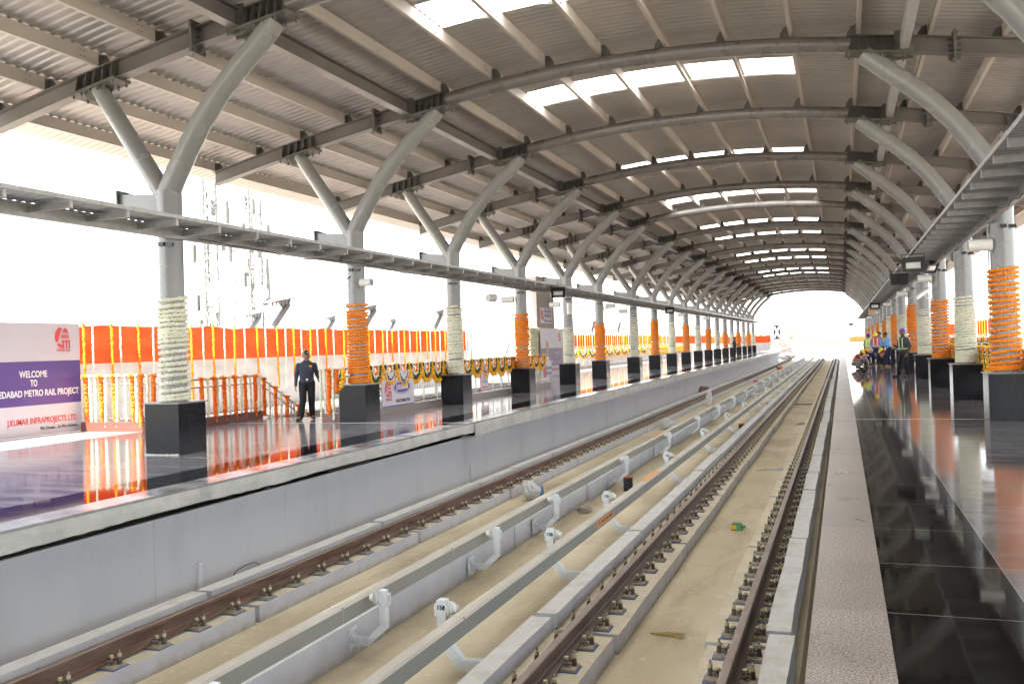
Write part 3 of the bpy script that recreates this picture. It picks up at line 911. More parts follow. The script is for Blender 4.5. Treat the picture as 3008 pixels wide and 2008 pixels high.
# columns
STR = [(6.42, 4.10), (6.24, 4.42), (5.98, 4.83), (5.69, 5.25), (5.36, 5.63), (4.98, 5.99), (4.62, 6.29), (4.30, 6.58), (4.25, 6.63)]
def make_column(s):
    t = thing('canopy_column', (0, 0, 0), 'x', 'column')
    m = MB(); m.tube([(0, 0, .78), (0, 0, 4.20)], .195, 28, 0)
    m.tube([(0, 0, 2.98), (0, 0, 3.0)], .1965, 28, 0, cap=False)
    m.build('post', 'pipe', t)
    X0 = 6.37
    m = MB()
    pts = [Vector((s * (d - X0), 0, z)) for d, z in STR]
    m.tube(pts, [.186, .178, .172] + [.168] * 6, 24)
    m.build('inner_strut', 'pipe', t)
    m = MB(); q0 = Vector((0, 0, 4.02)); q1 = Vector((s * 1.37, 0, 6.02))
    m.tube([q0, q0.lerp(q1, .12), q1], [.18, .155, .14], 20); m.build('outer_strut', 'pipe', t)
    for (dd, z, sl) in ((4.42 - X0, zrb(4.42) - .05, 1), (7.74 - X0, zrb(7.74) - .05, -1)):
        m = MB()
        for y in (-.10, 0, .10):
            m.prism([(-.22, 0), (.22, 0), (.10, -.17), (-.04, -.17)], y - .005, y + .005, lambda u, v_, w_: (s * (dd + u), w_, z + v_ - .19 * u * (1)))
        m.build('head_gusset', 'dark', t)
    m = MB()
    m.hexa([(s * .15, -.09, 3.86), (s * .94, -.07, 4.02), (s * .94, .07, 4.02), (s * .15, .09, 3.86), (s * .15, -.09, 4.15), (s * .94, -.07, 4.22), (s * .94, .07, 4.22), (s * .15, .09, 4.15)])
    br = m.build('side_bracket', 'pipe', t)
    m = MB(); m.box(min(s * .94, s * .965), max(s * .94, s * .965), -.13, .13, 3.97, 4.28)
    m.box(min(s * .80, s * .94), max(s * .80, s * .94), -.11, .11, 4.222, 4.235)
    m.prism([(.94, 4.235), (.94, 4.28), (.8, 4.235)], -.005, .005, lambda u, v_, w_: (s * u, w_, v_))
    m.build('end_plate', 'dark', br)
    m = MB(); m.box(-.05, .05, -.23, -.19, 3.30, 3.36); m.box(.10, .2, -.2, -.16, 3.29, 3.35); m.build('clip', 'black', t)
    return t
colL, colR = make_column(-1), make_column(1)
YCOL = [0.4, 6.1] + YP
def gtop(i, side):
    L = [2.53, 2.61, 2.73, 2.66, 2.29, 2.49, 2.89, 2.89, 2.85, 2.79, 2.74, 2.5, 2.4, 2.25, 2.35, 2.3, 2.4, 2.3, 2.25]
    Rr = [2.5, 2.64, 2.37, 2.52, 2.40, 2.72, 2.50, 2.6, 2.7, 2.5, 2.4, 2.5, 2.4, 2.4, 2.3, 2.4, 2.3, 2.3, 2.3]
    return (L if side < 0 else Rr)[i]
for side, pr, X in ((-1, colL, XL), (1, colR, XR)):
    for i, y in enumerate(YCOL):
        o = pr if i == 0 else copy_tree(pr)
        o.location = (X, y, 0)
        sn = 'left' if side < 0 else 'right'
        lb = 'round grey forked steel column on the %s platform, %s' % (sn, 'level with the camera' if i == 0 else 'just outside the picture' if i == 1 else '%s in the row counting from the camera' % ORD[i - 2])
        tag(o, lb, 'column', 'forked columns along the %s platform' % sn)

# pedestals
m = MB(); m.box(-.328, .328, -.32, .32, 0, .80, 0); ped = m.mesh('body', ['granite'])
m = MB(); m.box(-.355, .355, -.347, .347, .80, .822, 0); pedt = m.mesh('cap_slab', ['granitetop'])
m = MB(); m.tube([(0, 0, .70), (0, 0, .8215)], .21, 20)
for side, X in ((-1, XL), (1, XR)):
    for i, y in enumerate(YCOL):
        sn = 'left' if side < 0 else 'right'
        t = thing('column_pedestal', (X, y, 0), 'black granite pedestal at the foot of the %s platform column, %s' % (sn, 'level with the camera' if i == 0 else 'just outside the picture' if i == 1 else '%s from the camera' % ORD[i - 2]), 'pedestal', 'granite pedestals on the %s platform' % sn)
        put('body', ped, t); put('cap_slab', pedt, t)

# column garlands
def garland(kind, nr, tilt, seed, gapy=.6):
    rs = np.random.RandomState(seed)
    mb = MB()
    H = 1.0
    zs = [0.016]
    k = 0
    steps = []
    for i in range(nr):
        steps.append(1.0 + (rs.rand() - .35) * gapy + (.9 if rs.rand() < .12 else 0))
    z = np.cumsum(steps); z = z / z[-1] * 1.78 + .85
    z = np.concatenate([[.86, .895], z])
    turns = len(z); zz = lambda A: np.interp(A / (2 * math.pi), np.arange(turns), z)
    amp = (rs.rand(turns) - .5) * tilt
    wob = lambda A: np.interp(A / (2 * math.pi), np.arange(turns), amp) * np.cos(A + 1.0)
    if kind == 'o':
        N = int(27 * (turns - 1)); A = np.linspace(0, 2 * math.pi * (turns - 1), N)
        Rr = .2165 + (rs.rand(N) - .5) * .010
        P = np.stack([Rr * np.cos(A), Rr * np.sin(A), zz(A) + wob(A) + (rs.rand(N) - .5) * .006], 1)
        blobs(mb, P, .0300 * (1.16 if nr < 22 else 1.04) * (1 + (rs.rand(N) - .5) * .25), ICO1, rs, (0, 0, 0, 0, 1), .88)
    else:
        N = int(54 * (turns - 1))
        for w in range(3):
            A = np.linspace(0, 2 * math.pi * (turns - 1), N)
            aa = w * 2.1 + rs.rand(N) * 1.2
            Rr = .209 + .012 * np.cos(aa) + (rs.rand(N) - .5) * .006
            P = np.stack([Rr * np.cos(A), Rr * np.sin(A), zz(A) + wob(A) + .015 * np.sin(aa)], 1)
            blobs(mb, P, .0165 * (1.28 if nr < 20 else 1) * (1 + (rs.rand(N) - .5) * .5), ICO0, rs, (0, 0, 0, 1), 1.0)
    return mb
gm = {'o1': garland('o', 19, .03, 5, .5).mesh('flower_rings', ['fl_o', 'fl_s']), 'o2': garland('o', 25, .035, 6, .9).mesh('flower_rings', ['fl_o', 'fl_s']),
      'o3': garland('o', 29, .03, 7, .8).mesh('flower_rings', ['fl_o', 'fl_s']),
      'w1': garland('w', 19, .03, 8, .9).mesh('flower_rings', ['fl_w', 'fl_g']), 'w2': garland('w', 27, .015, 9, .4).mesh('flower_rings', ['fl_w', 'fl_g'])}
for side, X in ((-1, XL), (1, XR)):
    for i, y in enumerate(YP):
        if side < 0: kd = 'w' if i % 2 == 0 else 'o'
        else: kd = 'o' if i % 2 == 1 else 'w'
        key = kd + ('1' if (i < 2) else '2')
        if kd == 'o' and side < 0 and i == 1: key = 'o2'
        if kd == 'o' and i >= 5: key = 'o3'
        if kd == 'o' and side < 0 and i == 3: key = 'o3'
        if side > 0 and i in (1, 3): key = 'o1'
        o = put('column_garland', gm[key], None, (X, y, 0), (0, 0, R_.random() * 6))
        zt = gtop(i, side); sc_ = (zt - .822) / (2.65 - .822)
        o.scale = (1, 1, sc_); o.location.z = .822 * (1 - sc_)
        tag(o, '%s garland wound round the %s column from the camera on the %s platform' % ('cream tuberose' if kd == 'w' else 'orange marigold', ORD[i], 'left' if side < 0 else 'right'), 'flower garland', 'garlands wound round the columns')

# cable trays
def cable_tray(s):
    X = lambda x: x if s < 0 else 2 * XC - x
    t = thing('cable_tray', (X(-9.5), 0, 0), 'long grey cable tray on cantilever arms along the %s row of columns' % ('left' if s < 0 else 'right'), 'cable tray')
    o = X(-9.5)
    bx = lambda m, a, b, *r: m.box(min(X(a), X(b)) - o, max(X(a), X(b)) - o, *r)
    m = MB(); bx(m, -9.905, -9.893, -8, 110.2, 3.40, 3.585); bx(m, -9.893, -9.83, -8, 110.2, 3.40, 3.408); bx(m, -9.893, -9.83, -8, 110.2, 3.577, 3.585)
    m.build('channel_beam', 'galv', t)
    m = MB()
    ys = np.arange(-8, 110.7, .14)
    P = []
    for y in ys:
        for a, h_ in ((0, 0), (.05, 0), (.07, .012), (.12, .012)): P.append([(X(x) - o, y + a, 3.588 + h_) for x in ((-9.86, -9.14) if s < 0 else (-9.14, -9.86))])
    m.grid(np.array(P)); bx(m, -9.14, -9.128, -8, 110.7, 3.57, 3.625)
    m.build('tray_sheet', 'galv', t)
    k = 0; y = 3.98
    arm = MB(); bx(arm, -9.89, -9.155, -.022, .022, 3.548, 3.555); bx(arm, -9.89, -9.155, -.022, .022, 3.47, 3.476); bx(arm, -9.89, -9.155, -.004, .004, 3.476, 3.548); bx(arm, -9.16, -9.150, -.026, .026, 3.467, 3.575)
    am = arm.mesh('support_arm', ['galv'])
    while k < 100:
        put('support_arm', am, t, (0, y, 0)); y += .973; k += 1
    m = MB(); V = np.array([v_.co[:] for v_ in am.vertices]); F = [tuple(p.vertices) for p in am.polygons]
    while y < 110: m.add(V + (0, y, 0), F); y += .973
    tag(m.build('support_arms', 'galv', t), kind='stuff')
    # slack cable clipped under the tray
    rs = np.random.RandomState(3 if s < 0 else 9)
    m = MB(); q = []
    for y in np.arange(12, 60, .4): q.append((X(-9.75) - o + .02 * math.sin(y), y, 3.44 - .05 * abs(math.sin(y * .55)) ** 3 * (2.2 if rs.rand() < .3 else 1)))
    m.tube(q, .009, 5, 0); m.build('cable', 'black', t)
cable_tray(-1); cable_tray(1)

# floodlights, speakers, camera
def floodlight(loc, rz, label, tilt=.35):
    t = thing('floodlight', loc, label, 'floodlight', None, rz)
    R = Matrix.Rotation(tilt, 4, 'X')
    def pt(m): 
        for i_ in range(len(m.v)): m.v[i_] = np.array([(R @ Vector(p))[:] for p in m.v[i_]])
        return m
    m = MB(); m.box(-.24, .24, -.02, .09, -.17, .17)
    for k in range(9): m.box(-.20 + k * .045, -.19 + k * .045, .09, .13, -.14, .14)
    pt(m).build('housing', 'black', t)
    m = MB(); m.box(-.24, .24, -.045, -.02, .14, .17); m.box(-.24, .24, -.045, -.02, -.17, -.14); m.box(-.24, -.21, -.045, -.02, -.14, .14); m.box(.21, .24, -.045, -.02, -.14, .14); pt(m).build('rim', 'black', t)
    m = MB(); m.hexa([(-.16, -.024, -.10), (.16, -.024, -.10), (.16, -.022, .05), (-.16, -.022, .05), (-.13, -.05, -.07), (.13, -.05, -.07), (.13, -.05, .03), (-.13, -.05, .03)]); pt(m).build('reflector', 'glass', t)
    m = MB(); m.tube([(-.25, .02, 0), (-.25, .02, .24), (.25, .02, .24), (.25, .02, 0)], .012, 6); m.tube([(0, .02, .24), (.02, .05, .36)], .01, 6); m.build('yoke', 'black', t)
floodlight((-9.02, 29.3, 3.33), .45, 'black floodlight with glass face hung under the left cable tray by the fourth column')
floodlight((-9.02, 50.4, 3.30), .45, 'small black floodlight farther along the left cable tray')
floodlight((1.62, 23.2, 3.17), 0, 'large black floodlight with glass face under the right cable tray', .1)
floodlight((1.62, 28.8, 3.15), math.pi, 'black floodlight turned away, showing its black back under the right cable tray', .0)
floodlight((1.62, 50.1, 3.06), 0, 'small lit-faced black floodlight far along the right cable tray', .1)
floodlight((2.35, 27.2, 3.35), .9, 'black floodlight tilted outward above the third right column', .5)
floodlight((1.0, 112, 2.9), 0, 'tiny dark floodlight at the far end of the right cable tray', .2)
def speaker(loc, rz, label, axis='x', r=.105, L=.40):
    t = thing('loudspeaker', loc, label, 'loudspeaker', 'white column loudspeakers', rz)
    d = Vector((1, 0, 0)) if axis == 'x' else Vector((0, 0, 1))
    m = MB(); m.tube([-d * L / 2, d * (L / 2)], r, 22); m.tube([-d * (L / 2 + .012), -d * (L / 2 - .01)], r * 1.04, 22); m.build('drum', 'white', t)
    m = MB(); m.tube([-d * (L / 2 + .0125), -d * (L / 2 + .016)], r * .8, 22); m.build('grille', 'granitetop', t)
    m = MB(); m.tube([d * (L / 2 - .05) + Vector((0, 0, -r)), d * (L / 2) + Vector((0, 0, -r - .05)), d * (L / 2 + .12) + Vector((0, .05, -r - .05))], .012, 6); m.build('mount', 'galv', t)
speaker((-9.76, 17.45, 3.04), math.pi, 'white cylinder loudspeaker on the second left column', L=.26, r=.085)
speaker((-10.35, 26.5, 3.1), .9, 'round white loudspeaker seen end-on between third and fourth left columns', L=.28, r=.12)
speaker((-10.5, 28.4, 3.12), 0, 'white cylinder loudspeaker left of the fourth left column', L=.40)
speaker((-9.9, 33.6, 2.95), 0, 'upright white loudspeaker on a bracket arm before the fifth left column', 'z', .10, .42)
speaker((-10.6, 34.0, 3.14), 0, 'white cylinder loudspeaker left of the fifth left column', L=.40)
speaker((-9.6, 39.0, 3.2), math.pi, 'white cylinder loudspeaker right of the sixth left column', L=.40)
speaker((-10.6, 45.8, 3.2), 0, 'white cylinder loudspeaker left of the seventh left column', L=.42)
speaker((-9.5, 56.8, 3.2), math.pi, 'small white loudspeaker right of the ninth left column', L=.42)
speaker((-9.5, 67.9, 3.2), math.pi, 'tiny white loudspeaker right of the eleventh left column', L=.42)
speaker((2.30, 17.5, 3.03), 0, 'large white cylinder loudspeaker on the nearest right column in view', L=.36)
speaker((2.28, 28.4, 3.11), 0, 'white cylinder loudspeaker on the third right column in view', L=.36)
speaker((2.28, 38.8, 3.13), 0, 'white cylinder loudspeaker on the fifth right column in view', L=.38)
speaker((2.28, 51.3, 3.14), 0, 'small white loudspeaker on the seventh right column in view', L=.38)
speaker((2.28, 67.9, 3.15), 0, 'tiny white loudspeaker on the tenth right column in view', L=.40)
speaker((2.28, 84.4, 3.1), 0, 'faintest white loudspeaker far down the right columns', L=.40)
t = thing('security_camera', (2.36, 28.2, 2.62), 'long beige security camera on an arm from the third right column', 'camera')
m = MB(); m.bar((-.40, -.5, -.09), (-.02, .1, .17), .10, .10, 0); m.bar((-.47, -.55, -.08), (0, .13, .225), .14, .012, 0); m.build('housing', 'white', t)
m = MB(); m.tube([(-.12, -.05, .05), (-.10, 0, -.05), (-.02, .1, -.12), (.22, .3, -.12)], .018, 8); m.build('arm', 'white', t)
t = thing('carton', (1.95, 66.5, 3.0), 'brown cardboard box tucked under the far right cable tray', 'box')
m = MB(); m.box(-.22, .22, -.2, .2, 0, .42); m.build('box_body', 'carton', t)
m = MB(); m.box(.02, .2, -.204, -.2, .3, .425); m.build('tape', 'kerb', t)
rs = np.random.RandomState(5); m = MB()
u = XL - .34
while u < XL + .30:
    w_ = .02 + .03 * rs.rand(); m.box(u, u + w_, YP[0] - .345, YP[0] - .322, .001, .012 + .012 * rs.rand()); u += w_ * .98
tag(m.build('mortar_bead', 'curbtop'), 'ragged white cement bead along the foot of the nearest left pedestal', 'mortar')
m = MB(); m.box(-.21, 6.0, 17.66, 17.685, .001, .004); m.box(-16, EL - .01, 17.05, 17.075, .001, .004); tag(m.build('expansion_joint', 'curbtop'), kind='structure')
m = MB(); m.tube([(-7.46, 9.6, -1.34), (-7.44, 9.68, -1.25), (-7.42, 9.85, -1.21), (-7.42, 10.05, -1.22), (-7.44, 10.2, -1.30)], .005, 6); tag(m.build('cable_loop', 'black'), 'thin black cable looping out of the foot of the left retaining wall', 'cable')
for y_, z1 in ((9.0, -.98), (17.6, -.95)):
    m = MB(); m.box(-7.50, -7.46, y_, y_ + .07, -1.35, z1); tag(m.build('wall_stub', 'plinthw'), 'small white upright stub against the left retaining wall %s' % ('by the cable loop' if y_ < 10 else 'under the edge beam break'), 'stub')
m = MB(); m.tube([(XL + .2, 17.5, 3.35), (XL - .3, 17.3, 3.0), (XL - .32, 17.4, 2.7), (XL - .22, 17.5, 2.45)], .012, 6); tag(m.build('hanging_cable', 'black'), 'black cable hanging in a loop beside the second left column', 'cable')
# conduit pipes on some right columns
for i in (1, 3, 4):
    m = MB(); m.tube([(XR - .22, YP[i] - .02, .83), (XR - .22, YP[i] - .02, 3.4)], .012, 6); m.box(XR - .25, XR - .2, YP[i] - .06, YP[i] + .02, 2.2, 2.36)
    tag(m.build('conduit', 'galv'), 'thin vertical conduit pipe clipped to the %s right column from the camera' % ORD[i], 'conduit', 'conduits on the right columns')

# ------------------------------------------------------------------ fabric screens and hanging strands
def fabric(y0, y1, x, label, zt=2.34, zm=1.45, s=-1):
    t = thing('fabric_screen', (x, y0, 0), label, 'fabric screen', 'fabric screens along the platforms')
    n = int((y1 - y0) / .12)
    rs = np.random.RandomState(int(y0))
    ph = rs.rand(6) * 6
    def surf(za, zb, k, amp):
        P = []
        for i in range(n + 1):
            y = (y1 - y0) * i / n
            row = []
            for j in range(k + 1):
                z = za + (zb - za) * j / k
                sag = .02 * math.sin(y * 3.3 + ph[0]) - .03 * abs(math.sin(y * 1.05 + ph[1]))
                d = amp * (math.sin(z * 14 + math.sin(y * 2.3 + ph[2]) * 1.6 + ph[3]) * .6 + math.sin(y * 5 + z * 3 + ph[4]) * .6)
                row.append((d, y, z + (sag if z > zt - .05 else 0)))
            P.append(row)
        return np.array(P)
    m = MB(); m.grid(surf(zm - .0, zt, 12, .010), 0, True); m.build('red_band', 'red', t)
    m = MB(); m.grid(surf(-.6, zm, 26, .022) + (-.02 * -s, 0, 0), 0, True); m.build('white_skirt', 'whitecloth', t)
    m = MB()
    for y in np.arange(.2, y1 - y0, 2.6): m.tube([(s * .08, y, -.3), (s * .08, y, zt - .03)], .025, 8)
    m.tube([(s * .08, 0, zt - .02), (s * .08, y1 - y0, zt - .02)], .012, 6)
    m.build('pole_frame', 'galv', t)
fabric(12.5, 38.3, -16.2, 'orange red over white fabric screen behind the stairwell on the left platform')
fabric(56.0, 100, -16.3, 'orange red over white fabric screen beyond the flower wall on the left platform', 2.2)
fabric(100.3, 116.8, -16.3, 'bright orange fabric screen at the far end of the left platform, without garlands', 2.25, 1.3)
fabric(20, 52, 8.8, 'orange and white fabric screen glimpsed between the nearest right columns', s=1)
fabric(56, 100, 8.8, 'far orange and white fabric screen behind the right columns', s=1)
def cross_fabric(x0, x1, y, label, zb, zm, zt):
    t = thing('fabric_screen', (x0, y, 0), label, 'fabric screen')
    for nm, a, b, mm in (('red_band', zm, zt, 'red'), ('white_skirt', zb, zm, 'whitecloth')):
        P = np.array([[(u, .05 * math.sin(u * 3 + z), z + .04 * math.sin(u * 1.7)) for z in np.linspace(a, b, 8)] for u in np.linspace(0, x1 - x0, 40)])
        m = MB(); m.grid(P, 0, True); m.build(nm, mm, t)
    m = MB()
    for u in np.linspace(0, x1 - x0, 4): m.tube([(u, .06, -.02), (u, .06, zt)], .03, 8)
    m.build('post', 'redprint' if zb > .3 else 'galv', t)
cross_fabric(-16.2, -8.4, 116.2, 'orange fabric closing off the far end of the left platform', .1, 1.1, 2.0)
cross_fabric(.9, 5.5, 127, 'orange cloth barrier on red posts at the far end of the right platform', .1, .72, 1.5)

def strand_mesh(kind, L, seed, lean=0.0):
    rs = np.random.RandomState(seed); mb = MB()
    if kind == 'o':
        z = 0
        while z > -L:
            if True:
                for k in range(3):
                    a = rs.rand() * 6.28
                    blobs(mb, [(.012 * math.cos(a), lean * -z + .012 * math.sin(a), z)], [.026 + rs.rand() * .006], ICO0, rs, (0, 0, 1), .8)
            z -= .030
        mm = ['fl_o', 'fl_y']
    elif kind == 'w':
        z = 0
        while z > -L:
            for k in range(3):
                a = rs.rand() * 6.28
                blobs(mb, [(.010 * math.cos(a), lean * -z + .010 * math.sin(a), z)], [.014 + rs.rand() * .005], ICO0, rs, (0, 0, 0, 1))
            z -= .022
        mm = ['fl_w', 'fl_g']
    elif kind == 'd':
        z = 0
        while z > -L:
            for k in range(4):
                a = rs.rand() * 6.28
                blobs(mb, [(.016 * math.cos(a), lean * -z + .016 * math.sin(a), z)], [.030 + rs.rand() * .010], ICO1, rs, (0, 0, 1), .8)
            z -= .034
        # knot over the handrail
        for k in range(14):
            a = rs.rand() * 6.28
            blobs(mb, [(.045 * math.cos(a), .075 * math.sin(a), .0 + .05 * rs.rand() - .02)], [.034], ICO1, rs, (0, 1), .8)
        mm = ['fl_d', 'fl_o']
    else:
        z = 0
        while z > -L:
            for k in range(3):
                a = rs.rand() * 6.28
                blobs(mb, [(.012 * math.cos(a), lean * -z + .012 * math.sin(a), z)], [.020 + rs.rand() * .007], ICO0, rs, (0, 0, 1))
            z -= .022
        for k in range(12):
            a = rs.rand() * 6.28
            blobs(mb, [(.035 * math.cos(a), .045 * math.sin(a), .02 * rs.rand())], [.022], ICO0, rs, (0, 1))
        mm = ['fl_w', 'fl_g']
    return mb.mesh('flower_string', mm)
SM = {(k, s): strand_mesh(k, 1.5, 30 + s, [0, .02, -.015][s]) for k in 'ow' for s in range(3)}
SM.update({(k, s): strand_mesh(k, 1.05, 50 + s, [0, .03, -.03][s]) for k in 'dv' for s in range(3)})
cnt = {}
def strand(kind, x, y, zt, L, where, grp, base=1.5):
    s = R_.randint(0, 2)
    o = put('hanging_garland', SM[(kind, s)], None, (x, y, zt), (0, 0, R_.random() * .6))
    o.scale = (1, 1, L / base)
    key = (kind, where); cnt[key] = cnt.get(key, 0) + 1
    tag(o, '%s flower string, %s %s' % ({'o': 'orange marigold', 'w': 'thin white', 'd': 'deep orange marigold', 'v': 'cream white'}[kind], ORD[cnt[key] - 1], where), 'hanging garland', grp)
ylist = [15.73, 16.57, 17.55, 18.48, 19.41, 20.3, 21.2, 22.2, 23.23, 24.09, 25.02, 26.02]
while ylist[-1] < 37.6: ylist.append(ylist[-1] + .95)
for i, y in enumerate(ylist):
    L = [2.3, 2.2, 2.1, 2.2, 2.15, 2.0, 1.9, 1.45, 1.85, 1.55, 1.9, 1.8][i] if i < 12 else R_.uniform(1.2, 1.9)
    strand('o', -16.10 + R_.uniform(-.03, .05), y + R_.uniform(-.1, .1), 2.37 + R_.uniform(-.03, .03), L, 'from the banner along the left fabric screen', 'strings on the left fabric screen')
    strand('w', -16.10, y + (.34 if i < 2 else .45), 2.37, R_.uniform(1.5, 2.1), 'from the banner along the left fabric screen', 'strings on the left fabric screen')
y = 56.5
k = 0
while y < 92:
    strand('o' if k % 3 else 'w', -16.18, y, 2.24, R_.uniform(1.2, 1.7), 'along the far left fabric screen', 'strings on the far left fabric screen'); y += .62; k += 1
y = 20.5; k = 0
while y < 75:
    if not 52 < y < 56: strand('o' if k % 4 else 'w', 8.66, y, 2.36, R_.uniform(1.3, 2.0), 'along the right fabric screens', 'strings on the right fabric screens')
    y += .75 if y < 52 else 1.2; k += 1

# ------------------------------------------------------------------ railings
def railing(p0, p1, label, kerb=None, hz=1.16, z0=.18, slope0=0, slope1=0, kmat='kerb', mid=True, bal=.15):
    p0 = Vector((*p0, slope0)); p1 = Vector((*p1, slope1))
    L = (p1 - p0).length; d = (p1 - p0) / L
    t = thing('railing', p0, label, 'railing')
    q = lambda s, z: tuple(d * s + Vector((0, 0, z)))
    m = MB(); m.tube([q(0, hz), q(L, hz)], .028, 12); m.build('handrail', 'steel', t)
    m = MB(); m.tube([q(0, hz - .17), q(L, hz - .17)], .02, 10); m.tube([q(0, z0 + .07), q(L, z0 + .07)], .018, 10); m.build('rail_bars', 'steel', t)
    n = max(1, round(L / 1.6))
    for i in range(n + 1):
        m = MB(); a = q(L * i / n, z0 - .02); b = q(L * i / n, hz - .02); m.tube([a, b], .026, 10); m.build('post', 'steel', t)
    s = bal; k = 0; bm_ = MB()
    bm_.tube([(0, 0, z0 + .07), (0, 0, hz - .17)], .0085, 6); bme = bm_.mesh('baluster', ['steel'])
    while s < L and k < 100:
        o = put('baluster', bme, t, d * s); s += bal; k += 1
    if kerb:
        w = kerb
        m = MB()
        a = p1 - p0
        nn = Vector((-d.y, d.x, 0)) * w / 2
        e = d * .05
        c = [-nn - e, a - nn + e, a + nn + e, nn - e]
        m.hexa([tuple(Vector((v_.x, v_.y, v_.z + .001))) for v_ in c] + [tuple(Vector((v_.x, v_.y, v_.z + z0))) for v_ in c])
        m.build('kerb', kmat, t)
    return t
railing((-15.45, 15.15), (-13.30, 15.15), 'steel railing across the platform beside the banner, hung with bright marigold strings', .16, 1.16, .20, kmat='kerbred')
railing((-13.25, 15.27), (-13.25, 18.28), 'steel railing on red granite kerb leading to the top of the stairs', .16, 1.03, .19, kmat='kerbred')
railing((-13.25, 18.30), (-13.25, 26.3), 'sloping steel stair railing going down beside the security guard', None, 1.02, .15, 0, -4.1)
railing((-10.62, 18.8), (-10.62, 26.3), 'second sloping stair railing on the right side of the stairwell', None, 1.0, .15, 0, -3.9)
railing((-10.84, 17.38), (-10.50, 17.44), 'short steel railing end with cream garlands right of the guard', .14, 1.14, .19, kmat='kerbred', bal=.11)
railing((-10.46, 17.5), (-10.46, 32.4), 'long steel railing with flower swags behind the left pedestals', .15, 1.16, .17, bal=.15)
railing((-10.5, 32.5), (-13.2, 32.5), 'steel railing across the far end of the stairwell', .15, 1.16, .17)
railing((-15.6, 49.5), (-15.6, 76), 'steel railing with big flower swags along the outer edge of the left platform', .15, 1.2, .17, bal=.27)
railing((-15.6, 76.3), (-15.6, 100), 'far steel railing hung with green and yellow flower fringe', .15, 1.2, .17, bal=.25)
railing((3.05, 16.8), (3.05, 34), 'steel railing with flower swags behind the right pedestals', .15, 1.16, .17, bal=.18)
railing((3.05, 34.2), (5.8, 34.2), 'short steel railing across the right platform stairwell', .15, 1.16, .17)
railing((7.6, 46), (7.6, 80), 'outer steel railing with swags at the edge of the right platform', .15, 1.2, .17, bal=.35)
# strings draped over the near railings
for x in (-15.40, -14.98, -14.62, -14.13, -13.9, -13.57): strand('d', x, 15.13, 1.17, 1.10, 'from the banner on the cross railing', 'strings draped on the cross railing', 1.05)
for x in (-15.28, -15.13, -14.84, -14.54, -14.31, -14.02, -13.72): strand('v', x, 15.13, 1.17, 1.08, 'from the banner on the cross railing', 'strings draped on the cross railing', 1.05)
for y in (16.2, 16.63, 16.96, 17.36, 17.73, 18.11, 18.46, 18.92, 19.41, 19.91, 20.4): strand('d', -13.21, y, 1.04 - max(0, y - 18.28) * .512, .98 if y < 18.3 else .9, 'from the pedestal along the stair railing', 'strings draped on the stair railing', 1.05)
for y in (15.8, 16.4, 16.73, 17.15, 17.58, 17.92, 18.3, 18.68, 19.17, 19.71, 20.2): strand('v', -13.21, y, 1.04 - max(0, y - 18.28) * .512, 1.0 if y < 18.3 else .9, 'from the pedestal along the stair railing', 'strings draped on the stair railing', 1.05)
for k, (x, y) in enumerate(((-10.92, 17.35), (-10.80, 17.33), (-10.6, 17.35))): strand('v', x, y, 1.15, 1.12, 'on the railing end beside the guard', 'strings on the railing end', 1.05)
for k, (x, y) in enumerate(((-10.72, 17.37), (-10.5, 17.36))): strand('d', x, y, 1.15, .5 if k else 1.0, 'on the railing end beside the guard', 'strings on the railing end', 1.05)
y = 18.1
while y < 32: strand('w', -10.49, y, 1.17, R_.uniform(.9, 1.05), 'hanging behind the swags of the long left railing', 'white strings behind the swags'); y += .72

def swag(w, drops, seed, far=False):
    t = thing('flower_swag', (0, 0, 0), 'x', 'flower swag')
    rs = np.random.RandomState(seed)
    for nm, hw, dr, rad, mats, k3 in (('marigold_loop', w / 2, drops[0], .040, ['fl_y', 'fl_o'], 3), ('leaf_loop', w / 2 * .68, drops[1], .032, ['leaf', 'leaf'], 3), ('white_loop', w / 2 * .46, drops[2], .024, ['fl_w', 'fl_w'], 2), ('inner_loop', w / 2 * .30, drops[3], .024, ['fl_o', 'fl_d'], 2)):
        mb = MB()
        n = int((2 * hw + 2 * dr) / (rad * 1.15))
        for i in range(n):
            a = math.pi * i / (n - 1)
            u = -math.cos(a) * hw; v_ = -dr * (math.sin(a) ** .8)
            # even out arc length
            for k in range(k3):
                b = rs.rand() * 6.28; rr = rad * .6
                blobs(mb, [(rs.uniform(-1, 1) * rr, u + rr * math.cos(b), v_ + rr * math.sin(b))], [rad * (.8 + .4 * rs.rand())], ICO0 if far or nm == 'leaf_loop' else ICO1, rs, (0, 1) if (abs(u) < hw * .6) else (0, 0, 1), .9)
        mb.build(nm, mats, t)
    return t
sw = swag(.70, (.47, .36, .26, .19), 3)
for i in range(20):
    o = sw if i == 0 else copy_tree(sw)
    o.location = (-10.415, 18.25 + .70 * i + R_.uniform(-.02, .02), 1.16)
    o.scale = (1, R_.uniform(.94, 1.04), R_.uniform(.88, 1.06))
    tag(o, 'marigold swag with green leaf and white loops, %s along the long left railing' % ORD[i], 'flower swag', 'swags on the long left railing')
o = copy_tree(sw, (-10.55, 17.45, 1.13), 'marigold swag drooping at the railing end between guard and orange column')
o.rotation_euler = (0, 0, .9)
sw2 = swag(2.2, (.52, .40, .30, .22), 4, True)
for i in range(11):
    o = sw2 if i == 0 else copy_tree(sw2)
    o.location = (-15.54, 51 + 2.3 * i, 1.2)
    tag(o, 'wide marigold swag with leaf loops, %s along the outer left railing' % ORD[i], 'flower swag', 'swags on the outer left railing')
for i in range(18):
    o = copy_tree(sw, (3.0, 17.3 + .72 * i, 1.16), 'marigold swag with leaves, %s along the railing behind the right pedestals' % ORD[i], group='swags behind the right pedestals')
    o.scale = (1.2, 1, R_.uniform(.9, 1.3))
